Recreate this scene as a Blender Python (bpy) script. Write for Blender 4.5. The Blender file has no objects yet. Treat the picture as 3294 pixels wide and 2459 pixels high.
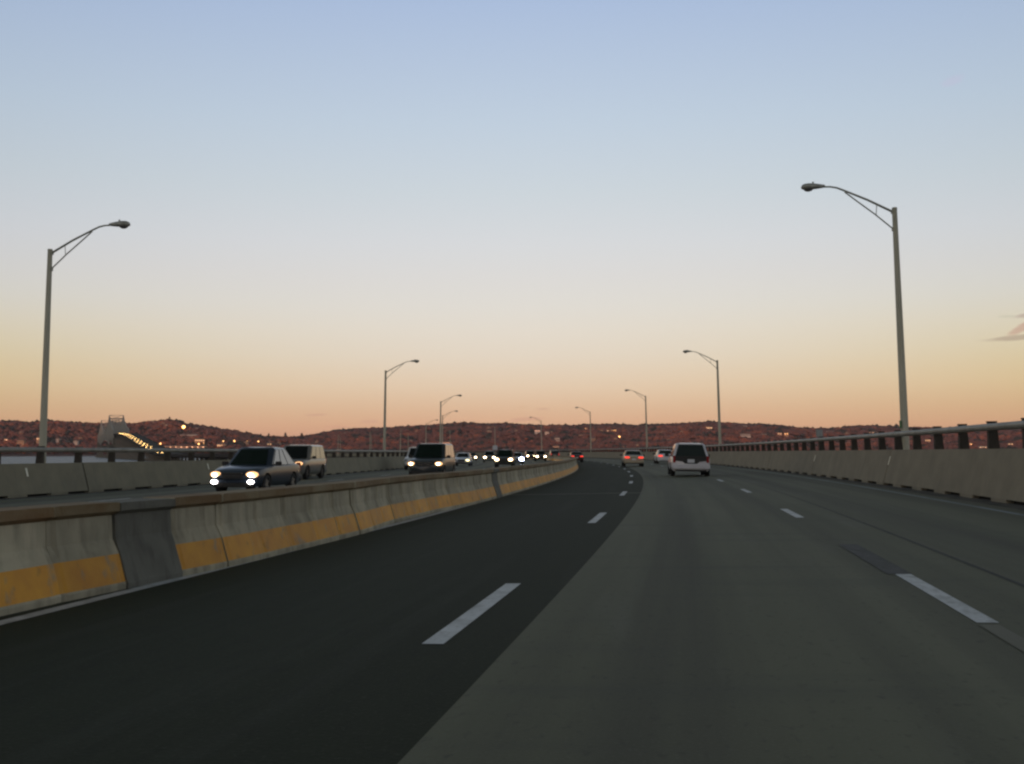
import bpy, bmesh, math, random
import numpy as np
from mathutils import Vector, Matrix
random.seed(7); rng = np.random.default_rng(11)
SC = bpy.context.scene
COL = SC.collection

# ------------------------------------------------------------------ camera
CAM_H = 1.2456; PITCH = 0.06667; ROLL = 0.00289
cam = bpy.data.cameras.new('camera'); cam_o = bpy.data.objects.new('camera', cam); COL.objects.link(cam_o)
cam.sensor_width = 36.0; cam.lens = 3400.0 / 3294.0 * 36.0
cam.clip_start = 0.1; cam.clip_end = 40000
cam_o.location = (0, 0, CAM_H)
_f = Vector((0, math.cos(PITCH), math.sin(PITCH)))
_q = _f.to_track_quat('-Z', 'Y').to_matrix().to_4x4()
cam_o.matrix_world = Matrix.Translation((0, 0, CAM_H)) @ _q @ Matrix.Rotation(-ROLL, 4, 'Z')
SC.camera = cam_o
SC.render.engine = 'CYCLES'
SC.cycles.filter_width = 2.4
SC.view_settings.view_transform = 'Standard'
SC.view_settings.look = 'None'
SC.view_settings.exposure = 0.0
SC.view_settings.gamma = 1.0

# ------------------------------------------------------------------ sky
SUN_EL = math.radians(2.6); SUN_AZ = math.radians(196)   # behind the camera, a little to its left (west)
W = bpy.data.worlds.new('World'); SC.world = W; W.use_nodes = True
nt = W.node_tree; nt.nodes.clear()
def N(t, **k):
    n = nt.nodes.new(t)
    for a, b in k.items(): setattr(n, a, b)
    return n
def wm(op, a, b=None, c=None, clamp=False):
    n = N('ShaderNodeMath', operation=op, use_clamp=clamp)
    for i, v in enumerate((a, b, c)):
        if v is None: continue
        if isinstance(v, (int, float)): n.inputs[i].default_value = v
        else: nt.links.new(v, n.inputs[i])
    return n.outputs[0]
out = N('ShaderNodeOutputWorld')
tc = N('ShaderNodeTexCoord')
sep = N('ShaderNodeSeparateXYZ'); nt.links.new(tc.outputs['Generated'], sep.inputs[0])
el = wm('MULTIPLY', wm('ARCSINE', sep.outputs[2]), 180 / math.pi)
az = wm('MULTIPLY', wm('ARCTAN2', sep.outputs[0], sep.outputs[1]), 180 / math.pi)
ramp = N('ShaderNodeValToRGB'); ramp.color_ramp.interpolation = 'LINEAR'
def s2l(c):
    return tuple(((v / 255) / 12.92 if v / 255 < .04045 else ((v / 255 + .055) / 1.055) ** 2.4) for v in c)
SKY = [(0.0, (201, 147, 128)), (1.2, (211, 163, 138)), (2.3, (209, 174, 152)), (3.6, (213, 189, 172)), (5.2, (214, 199, 189)), (6.6, (215, 204, 197)), (7.9, (213, 206, 203)), (9.5, (210, 205, 206)), (11.2, (206, 205, 210)), (14.0, (196, 202, 210)), (17.5, (185, 197, 213)), (23.7, (164, 181, 212)), (30, (104, 112, 124)), (45, (76, 79, 74)), (90, (66, 69, 60))]
MAXE = 90.0
els = ramp.color_ramp.elements
els[0].position = 0.0; els[0].color = (*s2l(SKY[0][1]), 1)
els[1].position = 1.0; els[1].color = (*s2l(SKY[-1][1]), 1)
for e_, c_ in SKY[1:-1]:
    k_ = els.new(e_ / MAXE); k_.color = (*s2l(c_), 1)
nt.links.new(wm('DIVIDE', el, MAXE, clamp=True), ramp.inputs[0])
sky_col = ramp.outputs[0]
# thin dusk clouds low over the hills and off to the right, placed by direction in the sky
nz = N('ShaderNodeTexNoise'); nz.inputs['Scale'].default_value = 42; nz.inputs['Detail'].default_value = 5
mp = N('ShaderNodeMapping'); mp.inputs['Scale'].default_value = (1, 1, 4.5)
nt.links.new(tc.outputs['Generated'], mp.inputs[0]); nt.links.new(mp.outputs[0], nz.inputs[0])
def cloud_dir(px, py):
    u = (px - 1647) / 3400; v = (1229.5 - py) / 3400
    y = math.cos(PITCH) - v * math.sin(PITCH); z = math.sin(PITCH) + v * math.cos(PITCH)
    return math.degrees(math.atan2(u, y)), math.degrees(math.atan2(z, math.hypot(u, y)))
CL = [(3275, 1090, 105, 9, (172, 152, 152), .85, .05), (3305, 1052, 62, 15, (196, 160, 158), .95, .5), (3310, 1017, 42, 9, (178, 156, 158), .8, .15), (3242, 1023, 26, 5, (196, 188, 180), .6, .0),
      (1022, 1333, 42, 6, (196, 150, 140), .62, .05), (1080, 1372, 44, 5, (200, 150, 138), .45, .0), (1190, 1355, 32, 6, (198, 152, 140), .5, .0),
      (1678, 1310, 18, 4, (202, 164, 142), .5, .0), (1746, 1316, 26, 5, (196, 156, 142), .6, .05), (1690, 1350, 66, 8, (196, 150, 138), .6, .05), (3068, 264, 36, 14, (196, 186, 212), .35, .2)]
for (px, py, hw, hh, c_, amt, tilt) in CL:
    a0, e0 = cloud_dir(px, py)
    sa = hw / 3400 * 57.3; se = hh / 3400 * 57.3
    da = wm('SUBTRACT', az, a0); de = wm('SUBTRACT', wm('SUBTRACT', el, e0), wm('MULTIPLY', da, tilt))
    r2 = wm('ADD', wm('POWER', wm('ABSOLUTE', wm('DIVIDE', da, sa)), 2.0), wm('POWER', wm('ABSOLUTE', wm('DIVIDE', de, se)), 2.0))
    v_ = wm('SUBTRACT', wm('ADD', wm('MULTIPLY', nz.outputs[0], 1.9), .25), r2)
    m_ = N('ShaderNodeMapRange', interpolation_type='SMOOTHSTEP'); nt.links.new(v_, m_.inputs[0])
    m_.inputs[1].default_value = .0; m_.inputs[2].default_value = 1.0; m_.inputs[4].default_value = amt
    mx = N('ShaderNodeMix', data_type='RGBA'); nt.links.new(m_.outputs[0], mx.inputs[0]); nt.links.new(sky_col, mx.inputs[6]); mx.inputs[7].default_value = (*s2l(c_), 1)
    sky_col = mx.outputs[2]
# the glow is yellower and a little deeper to either side of straight ahead
fa = wm('MINIMUM', wm('POWER', wm('DIVIDE', wm('ABSOLUTE', az), 27.0), 1.8), 1.0)
fe = wm('POWER', 2.718, wm('MULTIPLY', wm('POWER', wm('ABSOLUTE', wm('DIVIDE', wm('SUBTRACT', el, 4.2), 3.0)), 2.0), -1.0))
mxa = N('ShaderNodeMix', data_type='RGBA', blend_type='MULTIPLY'); nt.links.new(wm('MULTIPLY', fa, fe), mxa.inputs[0]); nt.links.new(sky_col, mxa.inputs[6]); mxa.inputs[7].default_value = (1.0, .955, .74, 1)
mxb = N('ShaderNodeMix', data_type='RGBA', blend_type='MULTIPLY'); nt.links.new(fa, mxb.inputs[0]); nt.links.new(mxa.outputs[2], mxb.inputs[6]); mxb.inputs[7].default_value = (.87, .89, .91, 1)
sky_col = mxb.outputs[2]
bg = N('ShaderNodeBackground'); nt.links.new(sky_col, bg.inputs[0]); bg.inputs[1].default_value = 0.97
nish = N('ShaderNodeTexSky', sky_type='NISHITA', sun_disc=False, sun_elevation=SUN_EL, sun_rotation=SUN_AZ)
bg2 = N('ShaderNodeBackground'); nt.links.new(nish.outputs[0], bg2.inputs[0]); bg2.inputs[1].default_value = 0.05
add = N('ShaderNodeAddShader'); nt.links.new(bg.outputs[0], add.inputs[0]); nt.links.new(bg2.outputs[0], add.inputs[1])
# afterglow of the sunset in the west, low behind the camera
dy_ = wm('SUBTRACT', wm('MULTIPLY', wm('COSINE', wm('MULTIPLY', wm('SUBTRACT', az, math.degrees(SUN_AZ)), math.pi / 180)), 1.0), 0.1)
gl = wm('MULTIPLY', wm('MAXIMUM', dy_, 0.0), wm('POWER', 2.718, wm('DIVIDE', wm('MAXIMUM', el, 0.0), -11.0)))
bg3 = N('ShaderNodeBackground'); bg3.inputs[0].default_value = (1.0, .74, .44, 1); nt.links.new(wm('MULTIPLY', gl, 0.9), bg3.inputs[1])
add2 = N('ShaderNodeAddShader'); nt.links.new(add.outputs[0], add2.inputs[0]); nt.links.new(bg3.outputs[0], add2.inputs[1])
nt.links.new(add2.outputs[0], out.inputs[0])

sun = bpy.data.lights.new('sun', 'SUN'); sun.energy = 1.1; sun.angle = math.radians(0.6); sun.color = (1.0, .42, .26)
sun_o = bpy.data.objects.new('sun', sun); COL.objects.link(sun_o)
_sd = Vector((math.sin(SUN_AZ) * math.cos(SUN_EL), math.cos(SUN_AZ) * math.cos(SUN_EL), math.sin(SUN_EL)))
sun_o.rotation_euler = (-_sd).to_track_quat('-Z', 'Y').to_euler()

# ------------------------------------------------------------------ helpers
def tag(o, label=None, cat=None, group=None, kind=None):
    if label: o['label'] = label
    if cat: o['category'] = cat
    if group: o['group'] = group
    if kind: o['kind'] = kind
    return o
def empty(name, loc=(0, 0, 0), rot=(0, 0, 0), label=None, cat=None, group=None):
    o = bpy.data.objects.new(name, None); COL.objects.link(o); o.location = loc; o.rotation_euler = rot
    o.empty_display_size = .2
    return tag(o, label, cat, group)
def smooth_me(me, ang=40):
    n = len(me.polygons)
    me.polygons.foreach_set('use_smooth', [True] * n)
    me.set_sharp_from_angle(angle=math.radians(ang))
def obj(name, me, mats, parent=None, smooth=None):
    if isinstance(me, bmesh.types.BMesh):
        m = bpy.data.meshes.new(name); me.to_mesh(m); me.free(); me = m
    if not isinstance(mats, (list, tuple)): mats = [mats]
    if not me.materials:
        for m in mats: me.materials.append(m)
    if smooth: smooth_me(me, smooth)
    o = bpy.data.objects.new(name, me); COL.objects.link(o)
    if parent is not None: o.parent = parent
    return o
def pydata(name, V, F, uv=None, mi=None):
    me = bpy.data.meshes.new(name); me.from_pydata([tuple(map(float, v)) for v in V], [], [tuple(f) for f in F])
    if uv is not None:
        l = me.uv_layers.new(name='UVMap')
        idx = np.zeros(len(me.loops), dtype=np.int32); me.loops.foreach_get('vertex_index', idx)
        l.data.foreach_set('uv', np.asarray(uv, dtype=np.float32)[idx].ravel())
    if mi is not None: me.polygons.foreach_set('material_index', mi)
    me.update()
    return me
def box(bm, c, s, rot=None, mi=0):
    M = Matrix.Translation(c)
    if rot is not None: M = M @ rot
    r = bmesh.ops.create_cube(bm, size=1.0, matrix=M @ Matrix.Diagonal((*s, 1)))
    for v in r['verts']:
        for f in v.link_faces: f.material_index = mi
    return r['verts']
def tube(bm, pts, rad, seg=12, mi=0, cap=True, sx=1.0):
    pts = [Vector(p) for p in pts]
    if not isinstance(rad, (list, tuple)): rad = [rad] * len(pts)
    rings = []; up = None
    for i, p in enumerate(pts):
        t = (pts[min(i + 1, len(pts) - 1)] - pts[max(i - 1, 0)]).normalized()
        a = Vector((0, 0, 1)) if abs(t.z) < .95 else Vector((0, 1, 0))
        u = t.cross(a).normalized(); v = u.cross(t).normalized()
        rings.append([bm.verts.new(p + (u * math.cos(2 * math.pi * k / seg) * sx + v * math.sin(2 * math.pi * k / seg)) * rad[i]) for k in range(seg)])
    for a, b in zip(rings[:-1], rings[1:]):
        for k in range(seg):
            f = bm.faces.new((a[k], a[(k + 1) % seg], b[(k + 1) % seg], b[k])); f.material_index = mi
    if cap:
        bm.faces.new(rings[0][::-1]).material_index = mi; bm.faces.new(rings[-1]).material_index = mi
def copy_tree(o, parent=None):
    c = o.copy(); COL.objects.link(c)
    if parent is not None: c.parent = parent
    for ch in [x for x in o.children]: copy_tree(ch, c)
    return c

def mat(name, col, rough=.8, var=None, scale=3.0, stretch=(1, 1, 1), uv=False, metal=0.0, bump=0.0, bscale=60.0, spec=.5, coat=0.0, extra=None, detail=5):
    """col, var: base colour and a second colour mixed in by noise"""
    m = bpy.data.materials.new(name); m.use_nodes = True
    t = m.node_tree; b = t.nodes['Principled BSDF']
    b.inputs['Roughness'].default_value = rough; b.inputs['Metallic'].default_value = metal
    b.inputs['Specular IOR Level'].default_value = spec
    if coat: b.inputs['Coat Weight'].default_value = coat; b.inputs['Coat Roughness'].default_value = .06
    b.inputs['Base Color'].default_value = (*col, 1)
    cs = t.nodes.new('ShaderNodeTexCoord'); src = cs.outputs['UV' if uv else 'Object']
    last = None
    if var:
        mp = t.nodes.new('ShaderNodeMapping'); mp.inputs['Scale'].default_value = stretch; t.links.new(src, mp.inputs[0])
        n = t.nodes.new('ShaderNodeTexNoise'); n.inputs['Scale'].default_value = scale; n.inputs['Detail'].default_value = detail; n.inputs['Roughness'].default_value = .6
        t.links.new(mp.outputs[0], n.inputs[0])
        r = t.nodes.new('ShaderNodeMapRange'); r.inputs[1].default_value = .35; r.inputs[2].default_value = .65; t.links.new(n.outputs[0], r.inputs[0])
        mx = t.nodes.new('ShaderNodeMix'); mx.data_type = 'RGBA'; mx.inputs[6].default_value = (*col, 1); mx.inputs[7].default_value = (*var, 1)
        t.links.new(r.outputs[0], mx.inputs[0]); t.links.new(mx.outputs[2], b.inputs['Base Color']); last = mx.outputs[2]
    if extra:
        for (c2, sc2, st2, lo, hi, amt) in extra:      # further stain layers
            mp = t.nodes.new('ShaderNodeMapping'); mp.inputs['Scale'].default_value = st2; t.links.new(src, mp.inputs[0])
            n = t.nodes.new('ShaderNodeTexNoise'); n.inputs['Scale'].default_value = sc2; n.inputs['Detail'].default_value = 6; t.links.new(mp.outputs[0], n.inputs[0])
            r = t.nodes.new('ShaderNodeMapRange'); r.inputs[1].default_value = lo; r.inputs[2].default_value = hi; r.inputs[4].default_value = amt; t.links.new(n.outputs[0], r.inputs[0])
            mx = t.nodes.new('ShaderNodeMix'); mx.data_type = 'RGBA'; mx.inputs[7].default_value = (*c2, 1); mx.inputs[6].default_value = (*col, 1)
            if last: t.links.new(last, mx.inputs[6])
            t.links.new(r.outputs[0], mx.inputs[0]); t.links.new(mx.outputs[2], b.inputs['Base Color']); last = mx.outputs[2]
    if bump:
        n = t.nodes.new('ShaderNodeTexNoise'); n.inputs['Scale'].default_value = bscale; n.inputs['Detail'].default_value = 4; t.links.new(src, n.inputs[0])
        bp = t.nodes.new('ShaderNodeBump'); bp.inputs['Strength'].default_value = bump; bp.inputs['Distance'].default_value = .02
        t.links.new(n.outputs[0], bp.inputs['Height']); t.links.new(bp.outputs[0], b.inputs['Normal'])
    return m
def emit(name, col, strength, base=(.8, .8, .8)):
    m = bpy.data.materials.new(name); m.use_nodes = True; b = m.node_tree.nodes['Principled BSDF']
    b.inputs['Base Color'].default_value = (*base, 1); b.inputs['Emission Color'].default_value = (*col, 1); b.inputs['Emission Strength'].default_value = strength
    b.inputs['Roughness'].default_value = .2
    return m

M = {}
M['asphalt'] = mat('asphalt', (.022, .027, .013), .93, (.033, .038, .020), .35, (1, .08, 1), uv=True, bump=.25, bscale=40, spec=.22,
                   extra=[((.056, .058, .045), 2.2, (1, .03, 1), .55, .75, .5), ((.018, .021, .013), 9.0, (1, .25, 1), .5, .8, .5), ((.062, .066, .048), 38.0, (1, .6, 1), .56, .74, .45)])
M['concrete_road'] = mat('concrete_road', (.121, .124, .079), .85, (.160, .162, .108), .5, (1, .06, 1), uv=True, bump=.3, bscale=55, spec=.3,
                   extra=[((.080, .079, .056), 1.0, (1, .012, 1), .44, .62, .8), ((.185, .184, .15), 1.9, (1, .09, 1), .58, .8, .45), ((.06, .062, .046), 16.0, (1, .5, 1), .58, .74, .55), ((.2, .205, .16), 45.0, (1, .7, 1), .58, .76, .35), ((.075, .08, .066), 1.3, (.15, 1, 1), .55, .75, .4)])
M['concrete_patch'] = mat('concrete_patch', (.15, .155, .135), .85, (.11, .115, .1), 1.5, (1, .1, 1), uv=True, spec=.3)
M['joint_tar'] = mat('joint_tar', (.03, .03, .028), .9, (.05, .05, .045), 4, uv=True)
M['joint_light'] = mat('joint_light', (.26, .26, .20), .8, (.17, .172, .135), 6, uv=True)
M['slab_joint'] = mat('slab_joint_sealed', (.085, .088, .074), .85, (.12, .12, .1), 3, uv=True)
M['paint_ghost'] = mat('ghost_paint', (.155, .152, .112), .85, (.125, .122, .084), 2, (1, .2, 1), uv=True)
M['gutter'] = mat('gutter', (.05, .047, .038), .95, (.085, .078, .06), 2.2, (1, .6, 1), uv=True, bump=.5, bscale=20, extra=[((.02, .02, .016), 3.0, (1, .5, 1), .48, .6, .9)])
M['paint'] = mat('road_paint', (.56, .58, .58), .6, (.42, .44, .43), 3, uv=True, extra=[((.16, .16, .14), 7.0, (1, .5, 1), .52, .70, .6), ((.24, .24, .21), 26.0, (1, .7, 1), .56, .7, .6)])
M['paint_worn'] = mat('worn_road_paint', (.22, .26, .28), .7, (.13, .15, .15), 2.0, (1, .2, 1), uv=True, extra=[((.11, .12, .11), 5, (1, .3, 1), .5, .7, .6)])
M['patch_dark'] = mat('removed_paint_patch', (.036, .038, .028), .85, (.065, .066, .062), 5, (1, .3, 1), uv=True, extra=[((.11, .11, .1), 10, (1, .5, 1), .55, .7, .6)])
M['wall'] = mat('parapet_concrete', (.27, .235, .165), .9, (.215, .187, .132), 1.3, (1, 1, 1), bump=.25, bscale=30,
                extra=[((.19, .168, .13), 2.2, (3, 3, .35), .55, .75, .55), ((.33, .29, .205), .8, (1, 1, 1), .55, .8, .5), ((.15, .135, .1), 12, (1, 1, .6), .66, .8, .4)])
M['wall2'] = mat('parapet_concrete_dark', (.25, .23, .16), .9, (.205, .188, .133), 1.1, bump=.25, bscale=30,
                extra=[((.16, .15, .115), 2.0, (3, 3, .3), .55, .75, .5), ((.3, .285, .22), .9, (1, 1, 1), .55, .8, .4)])
M['seg'] = mat('barrier_concrete', (.50, .44, .31), .9, (.36, .325, .23), 2.2, (1, 1, .6), bump=.3, bscale=30,
                extra=[((.13, .115, .08), 3.2, (2.5, 2.5, .35), .46, .70, .48), ((.54, .49, .34), 1.4, (1, 1, 3), .56, .7, .6)])
M['rust'] = mat('barrier_top_stained', (.20, .125, .055), .9, (.27, .22, .13), 1.6, (1, .6, 1), bump=.3, bscale=30,
                extra=[((.17, .085, .035), 2.5, (1, .5, 1), .5, .72, .7)])
M['yellow'] = mat('barrier_yellow_paint', (.72, .33, .014), .6, (.60, .25, .012), 3, bump=.15, bscale=30,
                extra=[((.30, .25, .16), 5, (1, 1, .6), .6, .72, .8), ((.10, .07, .03), 4, (1, 1, 1), .6, .75, .6)])
M['grayblock'] = mat('plain_grey_barrier', (.135, .13, .105), .9, (.175, .17, .138), 2, bump=.3, bscale=30, extra=[((.08, .075, .06), 3.0, (2.5, 2.5, .4), .5, .7, .6)])
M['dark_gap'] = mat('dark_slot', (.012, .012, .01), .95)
M['galv'] = mat('galvanised_steel', (.36, .36, .29), .5, (.27, .27, .22), 4, (1, 1, .2), metal=.35)
M['galv_post'] = mat('post_steel', (.055, .045, .034), .8, (.035, .03, .022), 4, metal=.1)
M['rail'] = mat('rail_steel', (.30, .29, .25), .55, (.2, .195, .165), 2, metal=.25)
M['pole'] = mat('lamp_pole_steel', (.50, .48, .37), .6, (.40, .385, .29), 1.5, (1, 1, .25), metal=.1)
M['lum'] = mat('luminaire_housing', (.46, .46, .41), .5, (.27, .27, .23), 8, metal=.2)
M['lens'] = mat('luminaire_lens', (.14, .14, .14), .12, spec=.8)
M['green_tag'] = mat('green_enamel', (.01, .16, .05), .4)
M['steel_bridge'] = mat('bridge_steel', (.36, .345, .31), .7, (.29, .28, .25), .05)
M['deck_dark'] = mat('deck_girder_steel', (.045, .038, .032), .9, (.03, .027, .024), .1, spec=.2)
M['pier'] = mat('pier_concrete', (.2, .18, .15), .9, (.14, .125, .1), .2)
M['sign'] = mat('sign_metal', (.34, .35, .34), .5, (.26, .27, .26), 5, metal=.3)
M['white_tag'] = mat('reflector_plate', (.72, .7, .55), .4)
M['rubber'] = mat('tyre_rubber', (.012, .012, .012), .85, (.02, .02, .02), 12)
M['alloy'] = mat('wheel_alloy', (.32, .32, .32), .35, metal=.7)
M['steelwheel'] = mat('wheel_dark', (.07, .07, .07), .5, metal=.5)
M['black'] = mat('black_plastic', (.012, .012, .012), .6, (.02, .02, .02), 6)
M['chrome'] = mat('chrome_trim', (.5, .5, .5), .18, metal=1.0)
M['glass'] = mat('car_glass_dark', (.016, .022, .021), .05, spec=.6)
M['glass_green'] = mat('car_glass_green', (.008, .022, .016), .1, spec=.6)
M['glass_side'] = mat('car_glass_side', (.05, .055, .055), .06, spec=1.0, coat=.6)
M['head'] = emit('headlight_lit_halo', (1.0, .50, .17), 1.7)  # orange shell glow stands in for flare around the headlight core
M['head_core'] = emit('headlight_lit_core', (1.0, .80, .50), 22.0)
M['fog'] = emit('fog_light_lit', (1.0, .90, .86), 26.0)
M['xenon'] = emit('blue_white_headlight_lit', (.62, .68, 1.0), 34.0)
M['drl'] = emit('yellow_parking_light_lit', (1.0, .86, .42), 3.2)
M['amber'] = emit('amber_light_lit', (1.0, .32, .06), 2.6, (.6, .2, .03))
M['tail'] = emit('tail_light_lit', (1.0, .06, .035), 1.5, (.5, .02, .02))
M['tail_dim'] = emit('tail_light_dim', (1.0, .05, .03), .55, (.4, .02, .02))
M['tail_off'] = mat('tail_light_off', (.30, .012, .015), .25, coat=.5)
M['plate'] = mat('plate_white', (.62, .64, .66), .4, (.5, .52, .55), 30)
def paint(name, c, metal=.3):
    k = sum(c) / 3
    return mat(name, c, .3, tuple(v * .86 for v in c), 1.2, metal=0.0, coat=.25 if k < .1 else .6, spec=.35)

# ------------------------------------------------------------------ road path (fitted): arc length s, lateral offset d (right positive)
KN = [0, 50, 100, 150, 200, 260, 330, 400, 480, 560, 640]
KV = [-.00098, -.00136, -.00111, -.00139, -.00124, -.00126, -.00133, -.00111, -.00045, -.00010, 0]
X0, TH0, BANK, BANKL = -1.77649, .17507, .01791, .00527
S0, S1, DS = -60.0, 3400.0, 1.0
_s = np.arange(S0, S1 + DS, DS)
_k = np.interp(_s, KN, KV); _k[_s < 0] = -.0006; _k[_s > 640] = 0
_i0 = int(round(-S0 / DS))
_th = np.concatenate([[0], np.cumsum((_k[1:] + _k[:-1]) / 2 * DS)]); _th += TH0 - _th[_i0]
_x = np.concatenate([[0], np.cumsum((np.sin(_th[1:]) + np.sin(_th[:-1])) / 2 * DS)]); _x += X0 - _x[_i0]
_y = np.concatenate([[0], np.cumsum((np.cos(_th[1:]) + np.cos(_th[:-1])) / 2 * DS)]); _y -= _y[_i0]
def grade(s):
    t = np.clip((s - 1220) / 980, 0, 1)
    return 39 * (t * t * (3 - 2 * t))
def elev(d): return BANK * (d + X0) if d > -4.4 else BANK * (-4.4 + X0) + BANKL * (d + 4.4)
def RP(s, d, z=0.0):
    x = float(np.interp(s, _s, _x)); y = float(np.interp(s, _s, _y)); t = float(np.interp(s, _s, _th))
    return Vector((x + d * math.cos(t), y - d * math.sin(t), elev(d) + z + float(grade(s))))
def heading(s): return float(np.interp(s, _s, _th))
WATER = -8.0

def strip(name, d0, d1, s0, s1, z, material, step=2.0, nd=2, kind='structure', parent=None):
    ss = np.append(np.arange(s0, s1, step), s1); V = []; UV = []; F = []
    for s in ss:
        for j in range(nd):
            a = d0(s) if callable(d0) else d0; b = d1(s) if callable(d1) else d1
            d = a + (b - a) * j / (nd - 1)
            V.append(RP(s, d, z)); UV.append((d, s))
    for i in range(len(ss) - 1):
        for j in range(nd - 1):
            a = i * nd + j; F.append((a, a + 1, a + nd + 1, a + nd))
    o = obj(name, pydata(name, V, F, UV), material, parent)
    if kind: o['kind'] = kind
    return o
D_ASPH, D_B, D_C, D_EDGE, D_WALL, D_LWALL = .525, 3.77, 4.62, 7.61, 8.59, -19.94
SEND = 639.0
# concrete carriageways, asphalt overlay, gutters, markings: 4 mm sheets
strip('road', D_ASPH, 8.10, -40, SEND, 0.0, M['concrete_road'], nd=5)
strip('road', -19.3, -4.4, -40, SEND, 0.0, M['concrete_road'], nd=5)
strip('asphalt_road', -4.4, D_ASPH, -40, SEND, 0.0, M['asphalt'], nd=4)
strip('gutter', 8.10, 9.2, -40, SEND, -.004, M['gutter'], nd=2)
strip('gutter', -20.5, -19.3, -40, SEND, -.004, M['gutter'], nd=2)
strip('edge_marking', 7.56, 7.70, -40, 420, .004, M['paint_worn'])
strip('edge_marking', -19.0, -18.88, -40, 420, .004, M['paint_worn'])
strip('edge_marking', -3.80, -3.64, -40, 300, .004, M['paint'])
strip('road_joint', D_C - .022, D_C + .022, -40, 400, .004, M['joint_tar'])
def dashes(name, dd, c0, per, n, L, wd, z=.004, m='paint'):
    V = []; F = []; UV = []
    for k in range(n):
        s0 = c0 + per * k - L / 2
        b = len(V)
        for i in range(4):
            s = s0 + L * i / 3
            for d in (dd - wd / 2, dd + wd / 2): V.append(RP(s, d, z)); UV.append((d, s))
        for i in range(3):
            a = b + 2 * i; F.append((a, a + 1, a + 3, a + 2))
    o = obj(name, pydata(name, V, F, UV), M[m]); o['kind'] = 'structure'
dashes('lane_marking', 0.0, 8.92, 12.248, 26, 3.3, .15)
dashes('lane_marking', D_B, 9.8, 12.1, 26, 3.0, .15)
dashes('lane_marking', -8.1, 6.0, 12.2, 26, 3.0, .14)
dashes('lane_marking', -11.8, 6.0, 12.2, 26, 3.0, .14)
dashes('lane_marking', -15.5, 6.0, 12.2, 26, 3.0, .14)
dashes('lane_marking_patch', D_B - .03, 13.0, 1, 1, 3.4, .24, .006, 'patch_dark')
strip('old_lane_marking', D_B - .09, D_B + .05, -2, 8.2, .005, M['paint_ghost'])
# transverse expansion joint across the overlay, thin cross joints in the concrete slabs
def cross(name, s, d0, d1, w, z, m):
    V = []; UV = []
    for j in range(7):
        d = d0 + (d1 - d0) * j / 6
        for ds_ in (-w / 2, w / 2): V.append(RP(s + ds_, d, z)); UV.append((d, s + ds_))
    F = [(2 * j, 2 * j + 2, 2 * j + 3, 2 * j + 1) for j in range(6)]
    o = obj(name, pydata(name, V, F, UV), m); o['kind'] = 'structure'
for k in range(6):
    cross('expansion_joint', 33.6 + 61.3 * k, -4.3, D_ASPH, .16, .006, M['joint_light'])
for k in range(0, 14):
    cross('slab_joint', 19.0 + 15.32 * k, D_ASPH + .03, 7.5, .02, .0045, M['slab_joint'])

# ------------------------------------------------------------------ outer parapets with steel railing
PAN, POST = 15.32, 15.32 / 6
HW, HWL = 1.18, 1.11
def parapet_panel(name, s0, s1, side):
    """side +1 right, -1 left.  Raised on feet: drainage slots along its foot."""
    base = D_WALL if side > 0 else D_LWALL; H = HW if side > 0 else HWL
    prof = [(0, .075), (.28, H), (.60, H), (.70, .075)]
    ss = np.linspace(s0 + .045, s1 - .045, 7); V = []; F = []
    for s in ss:
        for (o_, z) in prof:
            p = RP(s, base, z); t = heading(s); V.append(p + Vector((math.cos(t), -math.sin(t), 0)) * o_ * side)
    n = 4
    for i in range(6):
        for j in range(n):
            a = i * n + j; b = i * n + (j + 1) % n; f = (a, b, b + n, a + n); F.append(f if side > 0 else f[::-1])
    F.append((3, 2, 1, 0)); F.append((24, 25, 26, 27))
    # feet
    for k in range(6):
        c0 = s0 + POST * k + .02; c1 = c0 + 1.1
        b = len(V)
        for s in (c0, c1):
            for (o_, z) in ((-.0, -.02), (.0, .075), (.68, .075), (.72, -.02)):
                t = heading(s); V.append(RP(s, base, z) + Vector((math.cos(t), -math.sin(t), 0)) * o_ * side)
        for j in range(4):
            q = (b + j, b + (j + 1) % 4, b + (j + 1) % 4 + 4, b + j + 4); F.append(q)
        F.append((b + 3, b + 2, b + 1, b)); F.append((b + 4, b + 5, b + 6, b + 7))
    # near-black backing added behind the slots, the shade of the openings as colour
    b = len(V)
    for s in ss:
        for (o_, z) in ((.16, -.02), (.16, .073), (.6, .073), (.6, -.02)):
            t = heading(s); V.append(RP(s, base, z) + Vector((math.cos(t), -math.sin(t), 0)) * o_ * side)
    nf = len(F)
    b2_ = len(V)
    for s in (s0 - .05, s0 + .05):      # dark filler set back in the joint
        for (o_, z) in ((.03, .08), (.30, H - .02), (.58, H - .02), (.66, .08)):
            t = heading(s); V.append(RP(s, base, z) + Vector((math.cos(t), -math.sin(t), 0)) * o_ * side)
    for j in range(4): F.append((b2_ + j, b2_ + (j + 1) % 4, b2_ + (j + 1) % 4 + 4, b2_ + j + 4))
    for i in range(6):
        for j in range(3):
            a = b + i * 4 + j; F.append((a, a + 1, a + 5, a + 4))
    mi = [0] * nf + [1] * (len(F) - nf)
    me = pydata(name, V, F, None, mi)
    bm = bmesh.new(); bm.from_mesh(me); bmesh.ops.recalc_face_normals(bm, faces=bm.faces); bm.to_mesh(me); bm.free()
    return obj(name, me, [M['wall'] if side > 0 else M['wall2'], M['dark_gap']])
J0 = 37.35
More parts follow.
